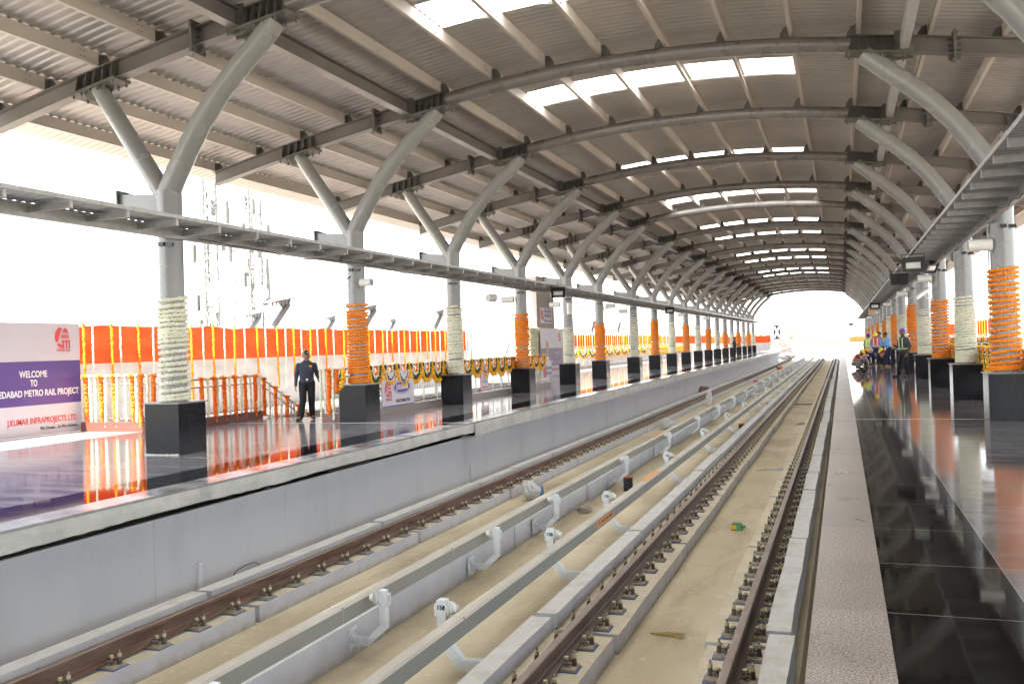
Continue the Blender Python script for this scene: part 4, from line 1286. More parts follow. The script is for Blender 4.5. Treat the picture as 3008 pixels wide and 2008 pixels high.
for i in range(12):
    o = copy_tree(sw2, (7.55, 47 + 2.4 * i, 1.2), 'wide marigold swag, %s along the outer right railing' % ORD[i], group='swags on the outer right railing')
fr = MB(); rs = np.random.RandomState(8)
for k in range(26):
    z = -k * .03
    blobs(fr, [(rs.uniform(-.02, .02), rs.uniform(-.02, .02), z) for _ in range(3)], [.026] * 3, ICO0, rs, (0, 1, 1, 2))
frm = fr.mesh('fringe_string', ['fl_y', 'leaf', 'fl_o'])
for i in range(44):
    tag(put('flower_fringe', frm, None, (-15.52, 76.5 + .42 * i, 1.2)), 'green and yellow fringe string, %s along the far left railing' % ORD[i], 'hanging garland', 'fringe strings on the far left railing')

# ------------------------------------------------------------------ stairs
t = thing('staircase', (-11.93, 18.62, 0), 'staircase going down from the left platform behind the guard', 'staircase')
m = MB()
for i in range(30):
    m.box(-1.31, 1.31, .30 * i, .30 * (i + 1), -.16 * (i + 1) - .2, -.16 * i - .002 - (.158 if True else 0))
m.build('steps', 'stone', t)
m = MB(); m.box(HX0 - .2, HX0 - .002, 18.62, 32.3, -9, -.242)
t = tag(m.build('stairwell_wall', 'stone'), 'grey stone boards lining the left side of the stairwell', 'wall')
lettering('STONE', .17, 'blackprint', t, (HX0 + .003, 20.62, -.45), bold=.004, roll=1.3)
lettering('STONE', .17, 'blackprint', t, (HX0 + .003, 22.6, -.5), bold=.004, roll=1.3)
m = MB(); m.box(HX1 + .002, HX1 + .2, 18.62, 32.3, -9, -.242)
tag(m.build('stairwell_wall', 'stone'), 'grey wall on the track side of the stairwell', 'wall')

# ------------------------------------------------------------------ banners and signs
t = thing('welcome_banner', (-15.66, 15.25, 0), 'large white and violet welcome banner at the left end of the railing', 'banner')
m = MB(); m.box(-.04, 0, -4.6, 0, .01, 2.34); m.build('board', 'panel', t)
m = MB(); m.box(-.001, .003, -4.6, 0, .64, 1.545); m.build('violet_band', 'purple', t)
lettering('WELCOME', .19, 'whiteprint', t, (.006, -1.22, 1.275), bold=.004, width=.68)
lettering('TO', .19, 'whiteprint', t, (.006, -1.215, 1.09), bold=.004, width=.17)
lettering('AHMEDABAD METRO RAIL PROJECT', .185, 'whiteprint', t, (.006, -.06 - 1.15, .885), bold=.004, width=2.30)
lettering('J.KUMAR INFRAPROJECTS LTD.', .175, 'redprint', t, (.006, -.11 - .88, .315), bold=.003, width=1.76)
lettering('We Dream... So We Achieve...', .10, 'blackprint', t, (.006, -.09 - .5, .15), bold=.001, width=1.0)
emblem(t, (.004, -.46, 2.04), .235)
lettering('આપણી મેટ્રો', .085, 'redprint', t, (.006, -.44, 1.765), width=.36)

t = thing('railing_banner', (-10.385, 19.19, 0), 'white banner with oval violet badge tied to the long left railing', 'banner')
m = MB(); m.box(-.02, 0, 0, 1.70, .17, 1.03, 0); m.box(-.02, .001, 0, 1.70, .165, .195, 1); m.build('board', ['panel', 'purple'], t)
el = [(math.cos(a), math.sin(a)) for a in np.linspace(0, 2 * math.pi, 40)[:-1]]
m = MB()
m.prism([(u * .46, v_ * .175) for u, v_ in el], 0, .003, lambda u, v_, w_: (w_, 1.04 + u, .62 + v_), 0)
m.prism([(u * .44, v_ * .158) for u, v_ in el], .003, .005, lambda u, v_, w_: (w_, 1.04 + u, .62 + v_), 1)
m.prism([(u * .42, v_ * .142) for u, v_ in el], .005, .007, lambda u, v_, w_: (w_, 1.04 + u, .62 + v_), 0)
bd = m.build('oval_badge', ['purple', 'whiteprint'], t)
lettering('J.KUMAR', .155, 'whiteprint', bd, (.009, 1.04, .62), bold=.004, width=.66)
lettering('WELCOMES YOU', .115, 'blackprint', t, (.004, 1.08, .285), bold=.002, width=.76)
emblem(t, (.004, .30, .60), .20)
lettering('આપણી મેટ્રો', .08, 'redprint', t, (.004, .31, .345), width=.32)

t = thing('notice_sign', (-10.385, 25.47, 0), 'narrow pink bordered notice hanging on the long left railing', 'sign')
m = MB(); m.box(-.012, 0, 0, .62, .22, .98, 0); m.box(0, .002, .03, .59, .25, .96, 1); m.build('board', ['redprint', 'panel'], t)
m = MB(); m.prism([(u * .15, v_ * .13) for u, v_ in el], .002, .004, lambda u, v_, w_: (w_, .31 + u, .80 + v_), 0)
m.prism([(u * .11, v_ * .095) for u, v_ in el], .004, .006, lambda u, v_, w_: (w_, .31 + u, .80 + v_), 1); m.prism([(-.03, -.09), (.05, -.09), (.05, .03), (.0, .08), (-.04, .03)], .006, .007, lambda u, v_, w_: (w_, .31 + u, .80 + v_), 2)
m.build('pictogram', ['redprint', 'whiteprint', 'blackprint'], t)
lettering('NO', .08, 'blackprint', t, (.004, .31, .60)); lettering('SPITTING', .085, 'blackprint', t, (.004, .31, .49)); lettering('થૂંકવું નહીં', .08, 'blackprint', t, (.004, .31, .32), width=.42)
t = thing('notice_sign', (-10.385, 31.6, 0), 'small violet and white poster at the far end of the long left railing', 'sign')
m = MB(); m.box(-.012, 0, 0, 1.0, .35, .98, 0); m.box(0, .002, .0, .34, .36, .97, 1); m.build('board', ['panel', 'purple2'], t)
m = MB(); m.prism([(u * .12, v_ * .13) for u, v_ in el], .002, .004, lambda u, v_, w_: (w_, .15 + u, .55 + v_)); m.build('pink_figure', 'redprint', t)
lettering('બેટી બચાવો', .13, 'blackprint', t, (.004, .66, .70), width=.6); lettering('બેટી પઢાવો', .13, 'blackprint', t, (.004, .66, .50), width=.6)

# grey block with signs
t = thing('service_block', (-14.1, 42.16, 0), 'tall beige rendered service block standing behind the flower wall', 'building')
m = MB(); m.box(-1.4, 0, 0, 2.85, 0, 4.92); m.build('wall', 'blockwall', t)
m = MB(); m.box(-1.45, .04, -.04, 2.89, 4.921, 5.0); m.build('roof_slab', 'fascia', t)
s_ = thing('station_sign', (-14.08, 42.75, 3.05), 'white station name sign with red emblem high on the beige block', 'sign')
m = MB(); m.box(-.018, 0, -.12, 1.82, -.36, .40); m.build('board', 'panel', s_)
emblem(s_, (.004, .18, .06), .27)
lettering('નિરાંત ક્રોસ રોડ', .22, 'purple', s_, (.004, 1.12, .24), bold=.004, width=1.15)
lettering('निरांत क्रॉस रोड', .22, 'purple', s_, (.004, 1.12, .0), bold=.003, width=1.15)
lettering('Nirant Cross Road', .20, 'purple', s_, (.004, 1.12, -.24), bold=.003, width=1.2)
m = MB(); rs = np.random.RandomState(77)
P = [(rs.uniform(-.02, .04), rs.uniform(0, 6.1), rs.uniform(0, 2.43)) for _ in range(5200)]
m.box(-.06, -.01, 0, 6.1, 0, 2.42, 1)
blobs(m, P, rs.uniform(.03, .055, len(P)), ICO0, rs, (0, 1, 1), .7)
tag(m.build('flower_wall', ['fl_w', 'fl_g'], None, (-14.02, 40.7, 0)), 'upright panel thickly covered in greenish white flowers', 'flower wall')
t = thing('portrait_standee', (-13.86, 41.9, 0), 'tall poster with a bald man bust and mauve band before the flower wall', 'poster')
m = MB(); m.box(-.03, 0, 0, 3.6, .01, 2.40); m.build('board', 'panel', t)
m = MB(); m.box(0, .003, 0, 3.6, .52, 1.42); m.build('mauve_band', 'purple2', t)
m = MB(); m.prism([(.45, .55), (1.5, .55), (1.42, .95), (1.18, 1.08), (1.16, 1.25), (1.26, 1.4), (1.24, 1.68), (1.1, 1.8), (.9, 1.8), (.78, 1.66), (.77, 1.4), (.86, 1.22), (.84, 1.08), (.55, .92)], .004, .007, lambda u, v_, w_: (w_, u, v_)); m.build('bust_print', 'skinprint', t)
emblem(t, (.004, 3.1, 2.0), .25)
lettering('WELCOME', .17, 'whiteprint', t, (.006, 2.6, 1.15), width=.7); lettering('TO', .15, 'whiteprint', t, (.006, 2.6, .93)); lettering('METRO RAIL PROJECT', .17, 'whiteprint', t, (.006, 2.45, .70), width=2.0)
lettering('INFRAPROJECTS LTD.', .15, 'redprint', t, (.006, 2.5, .33), width=1.7)
m = MB(); rs = np.random.RandomState(78)
P = [(rs.uniform(-.04, .02), rs.uniform(0, 3.5), rs.uniform(0, 2.7)) for _ in range(2500)]
m.box(.0, .05, 0, 3.5, 0, 2.68, 1); blobs(m, P, rs.uniform(.035, .06, len(P)), ICO0, rs, (0, 1, 1), .7)
tag(m.build('flower_wall', ['fl_w', 'fl_g'], None, (8.2, 50.5, 0)), 'flower covered panel glimpsed past the nearest right column', 'flower wall')

# ------------------------------------------------------------------ people
def ell(m, c, r, R=None, k=0):
    v_, f = ico_hi
    q = v_ * np.array(r)
    if R is not None: q = q @ np.array(R).T
    m.add(q + np.array(c), f, k, True)
import bmesh
_b = bmesh.new(); bmesh.ops.create_icosphere(_b, subdivisions=3, radius=1)
ico_hi = (np.array([x.co[:] for x in _b.verts]), [tuple(w.index for w in q.verts) for q in _b.faces]); _b.free()
def cap(m, p0, p1, r0, r1, k=0):
    p0, p1 = Vector(p0), Vector(p1)
    d = (p1 - p0).normalized(); pts = []; rr = []
    for a in (-1, -.85, -.5): pts.append(p0 + d * r0 * a); rr.append(max(.0015, r0 * math.sqrt(max(0, 1 - a * a))))
    for a in (0, .33, .66, 1): pts.append(p0.lerp(p1, a)); rr.append(r0 + (r1 - r0) * a)
    for a in (.5, .85, 1): pts.append(p1 + d * r1 * a); rr.append(max(.0015, r1 * math.sqrt(max(0, 1 - a * a))))
    m.tube(pts, rr, 14, k)
def loft(m, rings, k=0, n=20):
    """rings: (centre, side vector, front vector, rx, ry)"""
    V = []
    for c, s, f, rx, ry in rings:
        for i in range(n):
            t_ = 2 * math.pi * i / n
            cx_, sx_ = math.cos(t_), math.sin(t_)
            e = .8
            V.append(Vector(c) + Vector(s) * rx * math.copysign(abs(cx_) ** e, cx_) + Vector(f) * ry * math.copysign(abs(sx_) ** e, sx_))
    F = []
    for i in range(len(rings) - 1):
        for j in range(n):
            j2 = (j + 1) % n
            F.append((i * n + j, i * n + j2, (i + 1) * n + j2, (i + 1) * n + j))
    o = (len(rings) - 1) * n
    F += [tuple(range(n))[::-1], tuple(o + j for j in range(n))]
    m.add(V, F, k, True)
def remesh(o, vs, sm=2):
    md = o.modifiers.new('remesh', 'REMESH'); md.mode = 'VOXEL'; md.voxel_size = vs; md.use_smooth_shade = True
    if sm:
        s_ = o.modifiers.new('smooth', 'SMOOTH'); s_.iterations = sm; s_.factor = .5
    return o
STAND = dict(pel=(0, 0, .93), che=(0, 0, 1.27), nec=(0, .01, 1.43), hed=(0, -.015, 1.575), sh=.185,
             eR=(-.25, .03, 1.10), wR=(-.27, -.05, .86), eL=(.25, .03, 1.10), wL=(.27, -.05, .86),
             kR=(-.11, -.02, .50), aR=(-.12, .02, .09), tR=(-.15, -.15, .035), kL=(.11, -.02, .50), aL=(.12, .02, .09), tL=(.15, -.15, .035), look=(0, 0), lean=(0, 0, 1))
CM = {}
def cmat(c, rough=.85):
    key = tuple(c) + (rough,)
    if key not in CM: CM[key] = mat('cloth_%d' % len(CM), c, rough, 0, tuple(min(1, x * 1.25 + .003) for x in c), 12, .25, 45)
    return CM[key]
def person(loc, rz, label, J, skin=(.22, .115, .07), shirt=(.1, .1, .1), pants=(.012, .012, .014), shoes=(.02, .018, .016), head='hair', headcol=(.015, .012, .010), vest=None, strips=None, scale=.97, beard=False, vs=.009, sleeves=True, extra=None):
    J = dict(STAND, **J)
    g = {k: (Vector(v_) if isinstance(v_, tuple) and len(v_) == 3 else v_) for k, v_ in J.items()}
    t = thing('person', loc, label, 'person', None, rz); t.scale = (scale,) * 3
    up = (g['nec'] - g['che']).normalized(); up2 = (g['che'] - g['pel']).normalized()
    side = Vector((1, 0, 0)); 
    if 'twist' in J: side = Vector((math.cos(J['twist']), math.sin(J['twist']), 0))
    fr = up.cross(side).normalized(); side = fr.cross(up).normalized(); fr2 = up2.cross(Vector((1, 0, 0))).normalized()
    shR = g['che'] - side * g['sh'] + up * .075; shL = g['che'] + side * g['sh'] + up * .075
    hR = g['pel'] + Vector((-.095, 0, -.03)); hL = g['pel'] + Vector((.095, 0, -.03))
    S = cmat(skin, .55)
    # head frame
    yw, pt_ = g['look']; g['hed'] = g['hed'] - up * .008
    HR = Matrix.Rotation(yw, 3, 'Z') @ Matrix.Rotation(pt_, 3, 'X')
    hc = g['hed']
    HR = HR * 1.09
    H_ = lambda x, y, z: hc + HR @ Vector((x, y, z))
    m = MB()
    ell(m, H_(0, .012, .02), (.074, .093, .098), HR); ell(m, H_(0, -.018, -.045), (.056, .068, .068), HR)
    cap(m, H_(0, -.062, -.095), H_(0, -.060, -.088), .026, .024)
    cap(m, H_(0, -.088, .012), H_(0, -.104, -.026), .009, .014)
    for s in (-1, 1):
        ell(m, H_(s * .077, .012, -.01), (.012, .022, .032), HR)
        cap(m, H_(s * .012, -.098, -.030), H_(s * .016, -.092, -.032), .008, .008)
        cap(m, H_(s * .012, -.089, .030), H_(s * .048, -.078, .032), .010, .009)
        cap(m, H_(s * .045, -.066, -.03), H_(s * .040, -.060, -.05), .018, .016)
    cap(m, H_(-.02, -.087, -.060), H_(.02, -.087, -.060), .008, .008); cap(m, H_(-.016, -.085, -.072), H_(.016, -.085, -.072), .009, .009)
    cap(m, g['nec'] - up * .06, hc + (g['nec'] - hc) * .25, .058, .052)
    loft(m, [(g['che'] - up * .1, side, fr, .13, .085), (g['che'] + up * .09, side, fr, .15, .085), (g['che'] + up * .14, side, fr, .08, .06)])
    loft(m, [(g['pel'] - up2 * .06, Vector((1, 0, 0)), fr2, .13, .09), (g['pel'] + up2 * .1, Vector((1, 0, 0)), fr2, .12, .085), (g['che'], side, fr, .12, .085)])
    for s, sh, e, w in ((-1, shR, g['eR'], g['wR']), (1, shL, g['eL'], g['wL'])):
        cap(m, sh, e, .045, .037); cap(m, e, w, .036, .024)
        d = (w - e).normalized(); hd = g.get('hd' + ('R' if s < 0 else 'L'))
        if hd is not None: d = hd.normalized()
        n_ = d.cross(Vector((0, 1, 0)));
        if n_.length < .2: n_ = d.cross(Vector((0, 0, 1)))
        n_.normalize(); a_ = d.cross(n_).normalized()   # a_: across the palm
        pc = w + d * .045
        loft(m, [(w + d * .0, a_, n_, .024, .018), (w + d * .04, a_, n_, .036, .016), (w + d * .085, a_, n_, .036, .013)])
        cin = n_ * (-s)
        for q, (off, ln) in enumerate(((-.027, .062), (-.009, .072), (.009, .068), (.027, .052))):
            b0 = w + d * .082 + a_ * off; b1 = b0 + d * ln * .5 + cin * .010; b2 = b1 + d * ln * .38 + cin * .024
            cap(m, b0, b1, .0095, .009); cap(m, b1, b2, .009, .0075)
        th = w + d * .03 + a_ * -.03
        cap(m, th, th + d * .035 - a_ * .022, .012, .011); cap(m, th + d * .035 - a_ * .022, th + d * .068 - a_ * .022 + cin * .01, .011, .009)
    for h, k_, a in ((hR, g['kR'], g['aR']), (hL, g['kL'], g['aL'])):
        cap(m, h, k_, .075, .052); cap(m, k_, a, .05, .036)
    for a, t_ in ((g['aR'], g['tR']), (g['aL'], g['tL'])): cap(m, a, t_, .034, .024)
    remesh(m.build('body', [S], t), vs, 1)
    # eyes
    m = MB()
    for s in (-1, 1): ell(m, H_(s * .031, -.080, .008), (.013, .010, .008), HR, 0); ell(m, H_(s * .031, -.088, .008), (.006, .004, .0065), HR, 1)
    m.build('eyes', ['whiteprint', 'black'], t)
    m = MB()
    for s in (-1, 1): cap(m, H_(s * .016, -.092, .030), H_(s * .048, -.081, .034), .005, .004)
    if beard:
        cap(m, H_(-.026, -.092, -.050), H_(.026, -.092, -.050), .008, .008); ell(m, H_(0, -.050, -.082), (.050, .052, .036), HR)
    else: cap(m, H_(-.024, -.093, -.050), H_(.024, -.093, -.050), .006, .006)
    m.build('facial_hair', 'black', t)
    hm = cmat(headcol, .6 if head == 'hair' else .3)
    def shell(z0, grow, back=0.0, m=None, k=0):
        m = m or MB()
        v_, f = ico_hi
        idx = {}
        q = v_ * np.array((.076 + grow, .096 + grow, .10 + grow)) + np.array((0, .012, .02))
        keep = [fc for fc in f if all(q[i][2] > z0 - back * (q[i][1] > .03) for i in fc)]
        use = sorted(set(i for fc in keep for i in fc)); mp_ = {a: b for b, a in enumerate(use)}
        P = np.array([H_(*q[i])[:] for i in use])
        m.add(P, [tuple(mp_[i] for i in fc) for fc in keep], k, True)
        return m
    hairm = cmat((.012, .010, .009), .6)
    m = shell(.035, .007, .085); o = m.build('hair', [hairm], t)
    sd_ = o.modifiers.new('solid', 'SOLIDIFY'); sd_.thickness = .01
    if head == 'cap':
        m = shell(.045, .014, .01); v_ = [H_(x, y, z)[:] for x, y, z in ((-.07, -.06, .052), (.07, -.06, .052), (.055, -.165, .032), (-.055, -.165, .032), (-.07, -.06, .060), (.07, -.06, .060), (.055, -.165, .040), (-.055, -.165, .040))]
        m.hexa(v_); o = m.build('cap', [hm], t)
        m = MB(); m.tube([H_(0, -.106, .078), H_(0, -.112, .079)], .018, 12); m.build('cap_badge', 'fl_y', o)
    if head == 'helmet':
        m = shell(.040, .026, .0)
        ring = [H_(.112 * math.cos(a), .012 + .132 * math.sin(a), .040) for a in np.linspace(0, 2 * math.pi, 25)]
        m.tube(ring, .008, 6); m.hexa([H_(x, y, z)[:] for x, y, z in ((-.08, -.09, .036), (.08, -.09, .036), (.05, -.165, .026), (-.05, -.165, .026), (-.08, -.09, .046), (.08, -.09, .046), (.05, -.165, .034), (-.05, -.165, .034))])
        m.tube([H_(0, .012 + .118 * math.cos(a), .03 + .122 * math.sin(a)) for a in np.linspace(.3, 2.8, 10)], .012, 6)
        m.build('helmet', [hm], t)
    if head == 'scarf':
        m = MB()
        for k in range(5): m.tube([H_((.085 + .008 * math.sin(k)) * math.cos(a), .012 + .105 * math.sin(a), .0 + k * .022 + .015 * math.sin(a + k)) for a in np.linspace(0, 2 * math.pi, 20)], .024, 8)
        ell(m, H_(0, .012, .06), (.085, .10, .07), HR); remesh(m.build('head_scarf', [hm], t), .012)
    # shirt
    SC = cmat(shirt)
    def torso(gx, z0=-.02):
        return [(g['pel'] + up2 * z0, Vector((1, 0, 0)), fr2, .150 + gx, .105 + gx), (g['pel'] + up2 * .10, Vector((1, 0, 0)), fr2, .150 + gx, .108 + gx), (g['pel'].lerp(g['che'], .65), (Vector((1, 0, 0)) + side).normalized(), fr2, .158 + gx, .112 + gx), (g['che'] + up * .02, side, fr, .175 + gx, .110 + gx), (g['che'] + up * .075, side, fr, .178 + gx, .098 + gx), (g['che'] + up * .115, side, fr, .145 + gx, .082 + gx), (g['che'] + up * .15, side, fr, .09 + gx, .065 + gx), (g['che'] + up * .17, side, fr, .058 + gx, .052 + gx)]
    m = MB(); loft(m, torso(.018))
    for sh, e, w in ((shR, g['eR'], g['wR']), (shL, g['eL'], g['wL'])):
        cap(m, sh - up * .015, e, .070, .056)
        if sleeves: cap(m, e, e.lerp(w, .93), .05, .036); cap(m, e.lerp(w, .85), e.lerp(w, .93), .038, .038)
        ell(m, e, (.06, .06, .055))
    so_ = remesh(m.build('shirt', [SC], t), vs, 2)
    m = MB()   # collar, placket, pockets, belt
    cc = g['che'] + up * .17
    m.tube([cc + side * .066 * math.cos(a) + fr * .062 * math.sin(a) + up * .006 * math.cos(a * 2) for a in np.linspace(0, 2 * math.pi, 18)], .013, 6)
    m.build('collar', [SC], so_)
    m = MB()
    bc = g['pel'] + up2 * .055
    m.tube([bc + Vector((1, 0, 0)) * .158 * math.cos(a) + fr2 * .114 * math.sin(a) for a in np.linspace(0, 2 * math.pi, 26)], .015, 6)
    m.build('belt', 'black', t)
    # trousers
    m = MB(); loft(m, [(g['pel'] + up2 * .06, Vector((1, 0, 0)), fr2, .152, .108), (g['pel'], Vector((1, 0, 0)), fr2, .160, .115), (g['pel'] - up2 * .09, Vector((1, 0, 0)), fr2, .150, .108)])
    for h, k_, a in ((hR, g['kR'], g['aR']), (hL, g['kL'], g['aL'])):
        cap(m, h, k_, .108, .083); cap(m, k_, a + Vector((0, 0, .03)), .082, .072); ell(m, a + Vector((0, 0, .02)), (.066, .07, .03))
    remesh(m.build('trousers', [cmat(pants)], t), vs, 2)
    for a, t_ in ((g['aR'], g['tR']), (g['aL'], g['tL'])):
        m = MB(); cap(m, a + Vector((0, .03, -.035)), t_, .044, .036); cap(m, a + Vector((0, 0, .0)), a + Vector((0, 0, -.03)), .046, .05)
        remesh(m.build('shoe', [cmat(shoes, .45)], t), .012, 1)
    if vest:
        m = MB(); loft(m, torso(.022, .02)[:-1]); vo = remesh(m.build('safety_vest', [cmat(vest, .8)], t), vs, 1)
        sp = cmat(strips or (.72, .75, .68), .5)
        m = MB()
        for f_ in (.25, .62):
            c = g['pel'].lerp(g['che'], f_); 
            m.tube([c + side * .186 * math.copysign(abs(math.cos(a)) ** .8, math.cos(a)) + fr2 * .139 * math.copysign(abs(math.sin(a)) ** .8, math.sin(a)) for a in np.linspace(0, 2 * math.pi, 26)], .019, 6) if f_ < .3 else None
        for s in (-1, 1):
            q = [g['pel'] + up2 * .12 + side * s * .085 + fr2 * .145, g['che'] + side * s * .09 + fr * .140, g['che'] + side * s * .095 + up * .10 + fr * .110, g['che'] + side * s * .09 + up * .155 + fr * .02, g['che'] + side * s * .09 + up * .09 - fr * .12, g['pel'] + up2 * .12 + side * s * .085 - fr2 * .140]
            m.tube(q, .020, 6)
        m.build('reflective_strips', [sp], vo)
    if extra: extra(t, g, side, up, fr)
    return t

def guard_extra(t, g, side, up, fr):
    m = MB(); c = g['che'] + side * .085 - fr * .0
    P = lambda u, v_, d=.0: Vector((u, -.116 - d, 1.27 + v_))
    def patch(name, u0, u1, v0, v1, mt, d=.004):
        m = MB(); m.hexa([P(u0, v0), P(u1, v0), P(u1, v0, d), P(u0, v0, d), P(u0, v1), P(u1, v1), P(u1, v1, d), P(u0, v1, d)]); return m.build(name, mt, t)
    patch('name_badge', .055, .125, .02, .055, 'fl_y', .008)
    m = MB(); m.box(-.115, -.045, -.127, -.115, 1.20, 1.28); m.box(.05, .12, -.127, -.115, 1.20, 1.28); m.box(-.118, -.042, -.131, -.12, 1.262, 1.285); m.box(.047, .123, -.131, -.12, 1.262, 1.285)
    m.build('shirt_pockets', [cmat((.055, .062, .085))], t)
    m = MB(); m.box(-.022, .022, -.135, -.125, .965, 1.005); m.build('belt_buckle', 'steel', t)
    m = MB()
    for k in range(5): m.tube([(.004, -.118, 1.07 + .06 * k), (.004, -.124, 1.07 + .06 * k)], .005, 8)
    m.build('buttons', 'panel', t)
    m = MB(); m.prism([(-.03, .03), (.03, .03), (.03, -.01), (0, -.045), (-.03, -.01)], 0, .006, lambda u, v_, w_: (.245 + w_, -.01 + u, 1.25 + v_)); m.build('arm_patch', 'fl_o', t)
person((-11.62, 17.88, 0), .62, 'security guard in dark blue shirt, black trousers and cap walking up from the stairs', dict(hed=(.0, -.02, 1.575), kR=(-.11, -.12, .50), aR=(-.17, -.14, .085), tR=(-.27, -.27, .03), kL=(.10, -.02, .49), aL=(.11, .14, .09), tL=(.15, -.02, .035), eR=(-.245, .02, 1.09), wR=(-.27, -.04, .84), eL=(.26, .07, 1.10), wL=(.33, .04, .88), look=(.25, .08)),
       shirt=(.038, .047, .070), head='cap', headcol=(.014, .015, .019), scale=.945, vs=.0065, extra=guard_extra, skin=(.30, .155, .10))
person((-8.35, 75.9, 0), 1.45, 'distant guard in navy uniform and cap, in profile, holding something in both hands', dict(eR=(-.22, -.05, 1.08), wR=(-.08, -.28, 1.12), eL=(.22, -.05, 1.08), wL=(.05, -.28, 1.14), look=(0, .2)), shirt=(.03, .035, .055), head='cap', headcol=(.014, .015, .019), scale=1.04)
def backpack(t, g, side, up, fr):
    m = MB(); m.hexa([(-.15, .12, 1.0), (.15, .12, 1.0), (.13, .26, 1.0), (-.13, .26, 1.0), (-.14, .11, 1.4), (.14, .11, 1.4), (.11, .20, 1.4), (-.11, .20, 1.4)]); o = remesh(m.build('backpack', 'panel', t), .03, 4)
    m = MB(); m.box(-.03, .03, -.36, -.35, 1.06, 1.18); m.build('phone', 'black', t)
person((2.03, 35.0, 0), -.95, 'bearded man in violet helmet, grey shirt and green reflective straps, holding a phone', dict(hed=(.0, -.02, 1.575), che=(0, .02, 1.27), pel=(0, .04, .93), kR=(-.12, -.10, .50), aR=(-.14, -.12, .09), tR=(-.18, -.30, .035), kL=(.10, -.02, .50), aL=(.10, .06, .09), tL=(.14, -.11, .035), eR=(-.25, -.02, 1.08), wR=(-.12, -.27, 1.10), eL=(.27, .06, 1.08), wL=(.25, -.06, .84), look=(.75, .05)),
       shirt=(.07, .072, .07), pants=(.016, .015, .018), head='helmet', headcol=(.17, .05, .45), vest=(.07, .072, .07), strips=(.62, .80, .42), scale=1.02, beard=True, extra=backpack)
def straps(t):
    pass
CRO = dict(pel=(0, .16, .27), che=(0, -.06, .56), nec=(0, -.15, .70), hed=(0, -.24, .78), kR=(-.20, -.26, .46), aR=(-.15, -.02, .09), tR=(-.18, -.20, .035), kL=(.20, -.26, .46), aL=(.15, -.02, .09), tL=(.18, -.20, .035), eR=(-.22, -.32, .42), wR=(-.10, -.42, .16), eL=(.22, -.32, .42), wL=(.06, -.44, .16), look=(0, .55))
person((2.02, 46.9, 0), -1.25, 'man in light blue shirt and navy trousers leaning with folded arms against a pedestal', dict(pel=(0, .06, .93), che=(0, -.02, 1.27), hed=(0, -.09, 1.56), nec=(0, -.03, 1.43), kR=(-.10, -.06, .5), aR=(-.10, -.14, .09), tR=(-.12, -.30, .035), eR=(-.25, -.10, 1.08), wR=(.06, -.24, 1.12), eL=(.25, -.08, 1.08), wL=(-.08, -.25, 1.08), look=(.3, .35)),
       shirt=(.22, .42, .72), pants=(.016, .02, .045), shoes=(.30, .22, .10), scale=.99)
person((1.60, 50.0, 0), -.1, 'standing worker in yellow helmet with blue shirt and red vest, hands joined in front', dict(eR=(-.24, -.04, 1.08), wR=(-.05, -.22, .93), eL=(.24, -.02, 1.08), wL=(.16, -.20, .88), look=(0, .45)), shirt=(.10, .26, .55), pants=(.05, .045, .045), vest=(.62, .08, .07), head='helmet', headcol=(.85, .62, .02), skin=(.10, .05, .035), scale=.98)
person((1.32, 52.2, 0), 2.9, 'worker in violet helmet and bright green vest seen from behind', dict(), shirt=(.4, .36, .3), pants=(.33, .27, .18), vest=(.50, .80, .10), head='helmet', headcol=(.17, .05, .45), scale=.97)
person((1.90, 53.4, 0), -1.2, 'dark haired man partly hidden behind the standing worker', dict(), shirt=(.25, .2, .18), scale=1.02)
person((.62, 45.0, 0), 1.15, 'squatting worker in yellow helmet and red vest, nearest the platform edge', dict(CRO), shirt=(.10, .06, .045), sleeves=False, pants=(.22, .215, .20), vest=(.65, .07, .06), head='helmet', headcol=(.85, .62, .02), skin=(.09, .045, .03), shoes=(.07, .04, .03))
person((.92, 48.6, 0), 1.0, 'squatting worker in orange helmet reaching down, second from the platform edge', dict(CRO, look=(.2, .5)), shirt=(.5, .42, .4), pants=(.02, .025, .06), vest=(.65, .08, .08), head='helmet', headcol=(.85, .38, .03), skin=(.09, .045, .03))
person((1.28, 49.6, 0), .2, 'squatting worker with beige cloth wrapped round the head, dressed in navy', dict(CRO, look=(0, .7)), shirt=(.02, .025, .07), pants=(.02, .025, .07), head='scarf', headcol=(.42, .37, .31), skin=(.10, .05, .035))
person((1.98, 48.4, 0), -1.0, 'squatting worker in yellow helmet with black shirt and salmon red vest', dict(CRO, che=(0, -.1, .56), look=(.2, .6)), shirt=(.02, .02, .02), pants=(.022, .022, .020), vest=(.72, .12, .10), head='helmet', headcol=(.85, .62, .02), skin=(.09, .045, .03), shoes=(.25, .19, .09))
person((4.35, 50.2, 0), 2.0, 'dark haired man in grey shirt glimpsed between two right columns', dict(), shirt=(.3, .29, .3), scale=1.0)

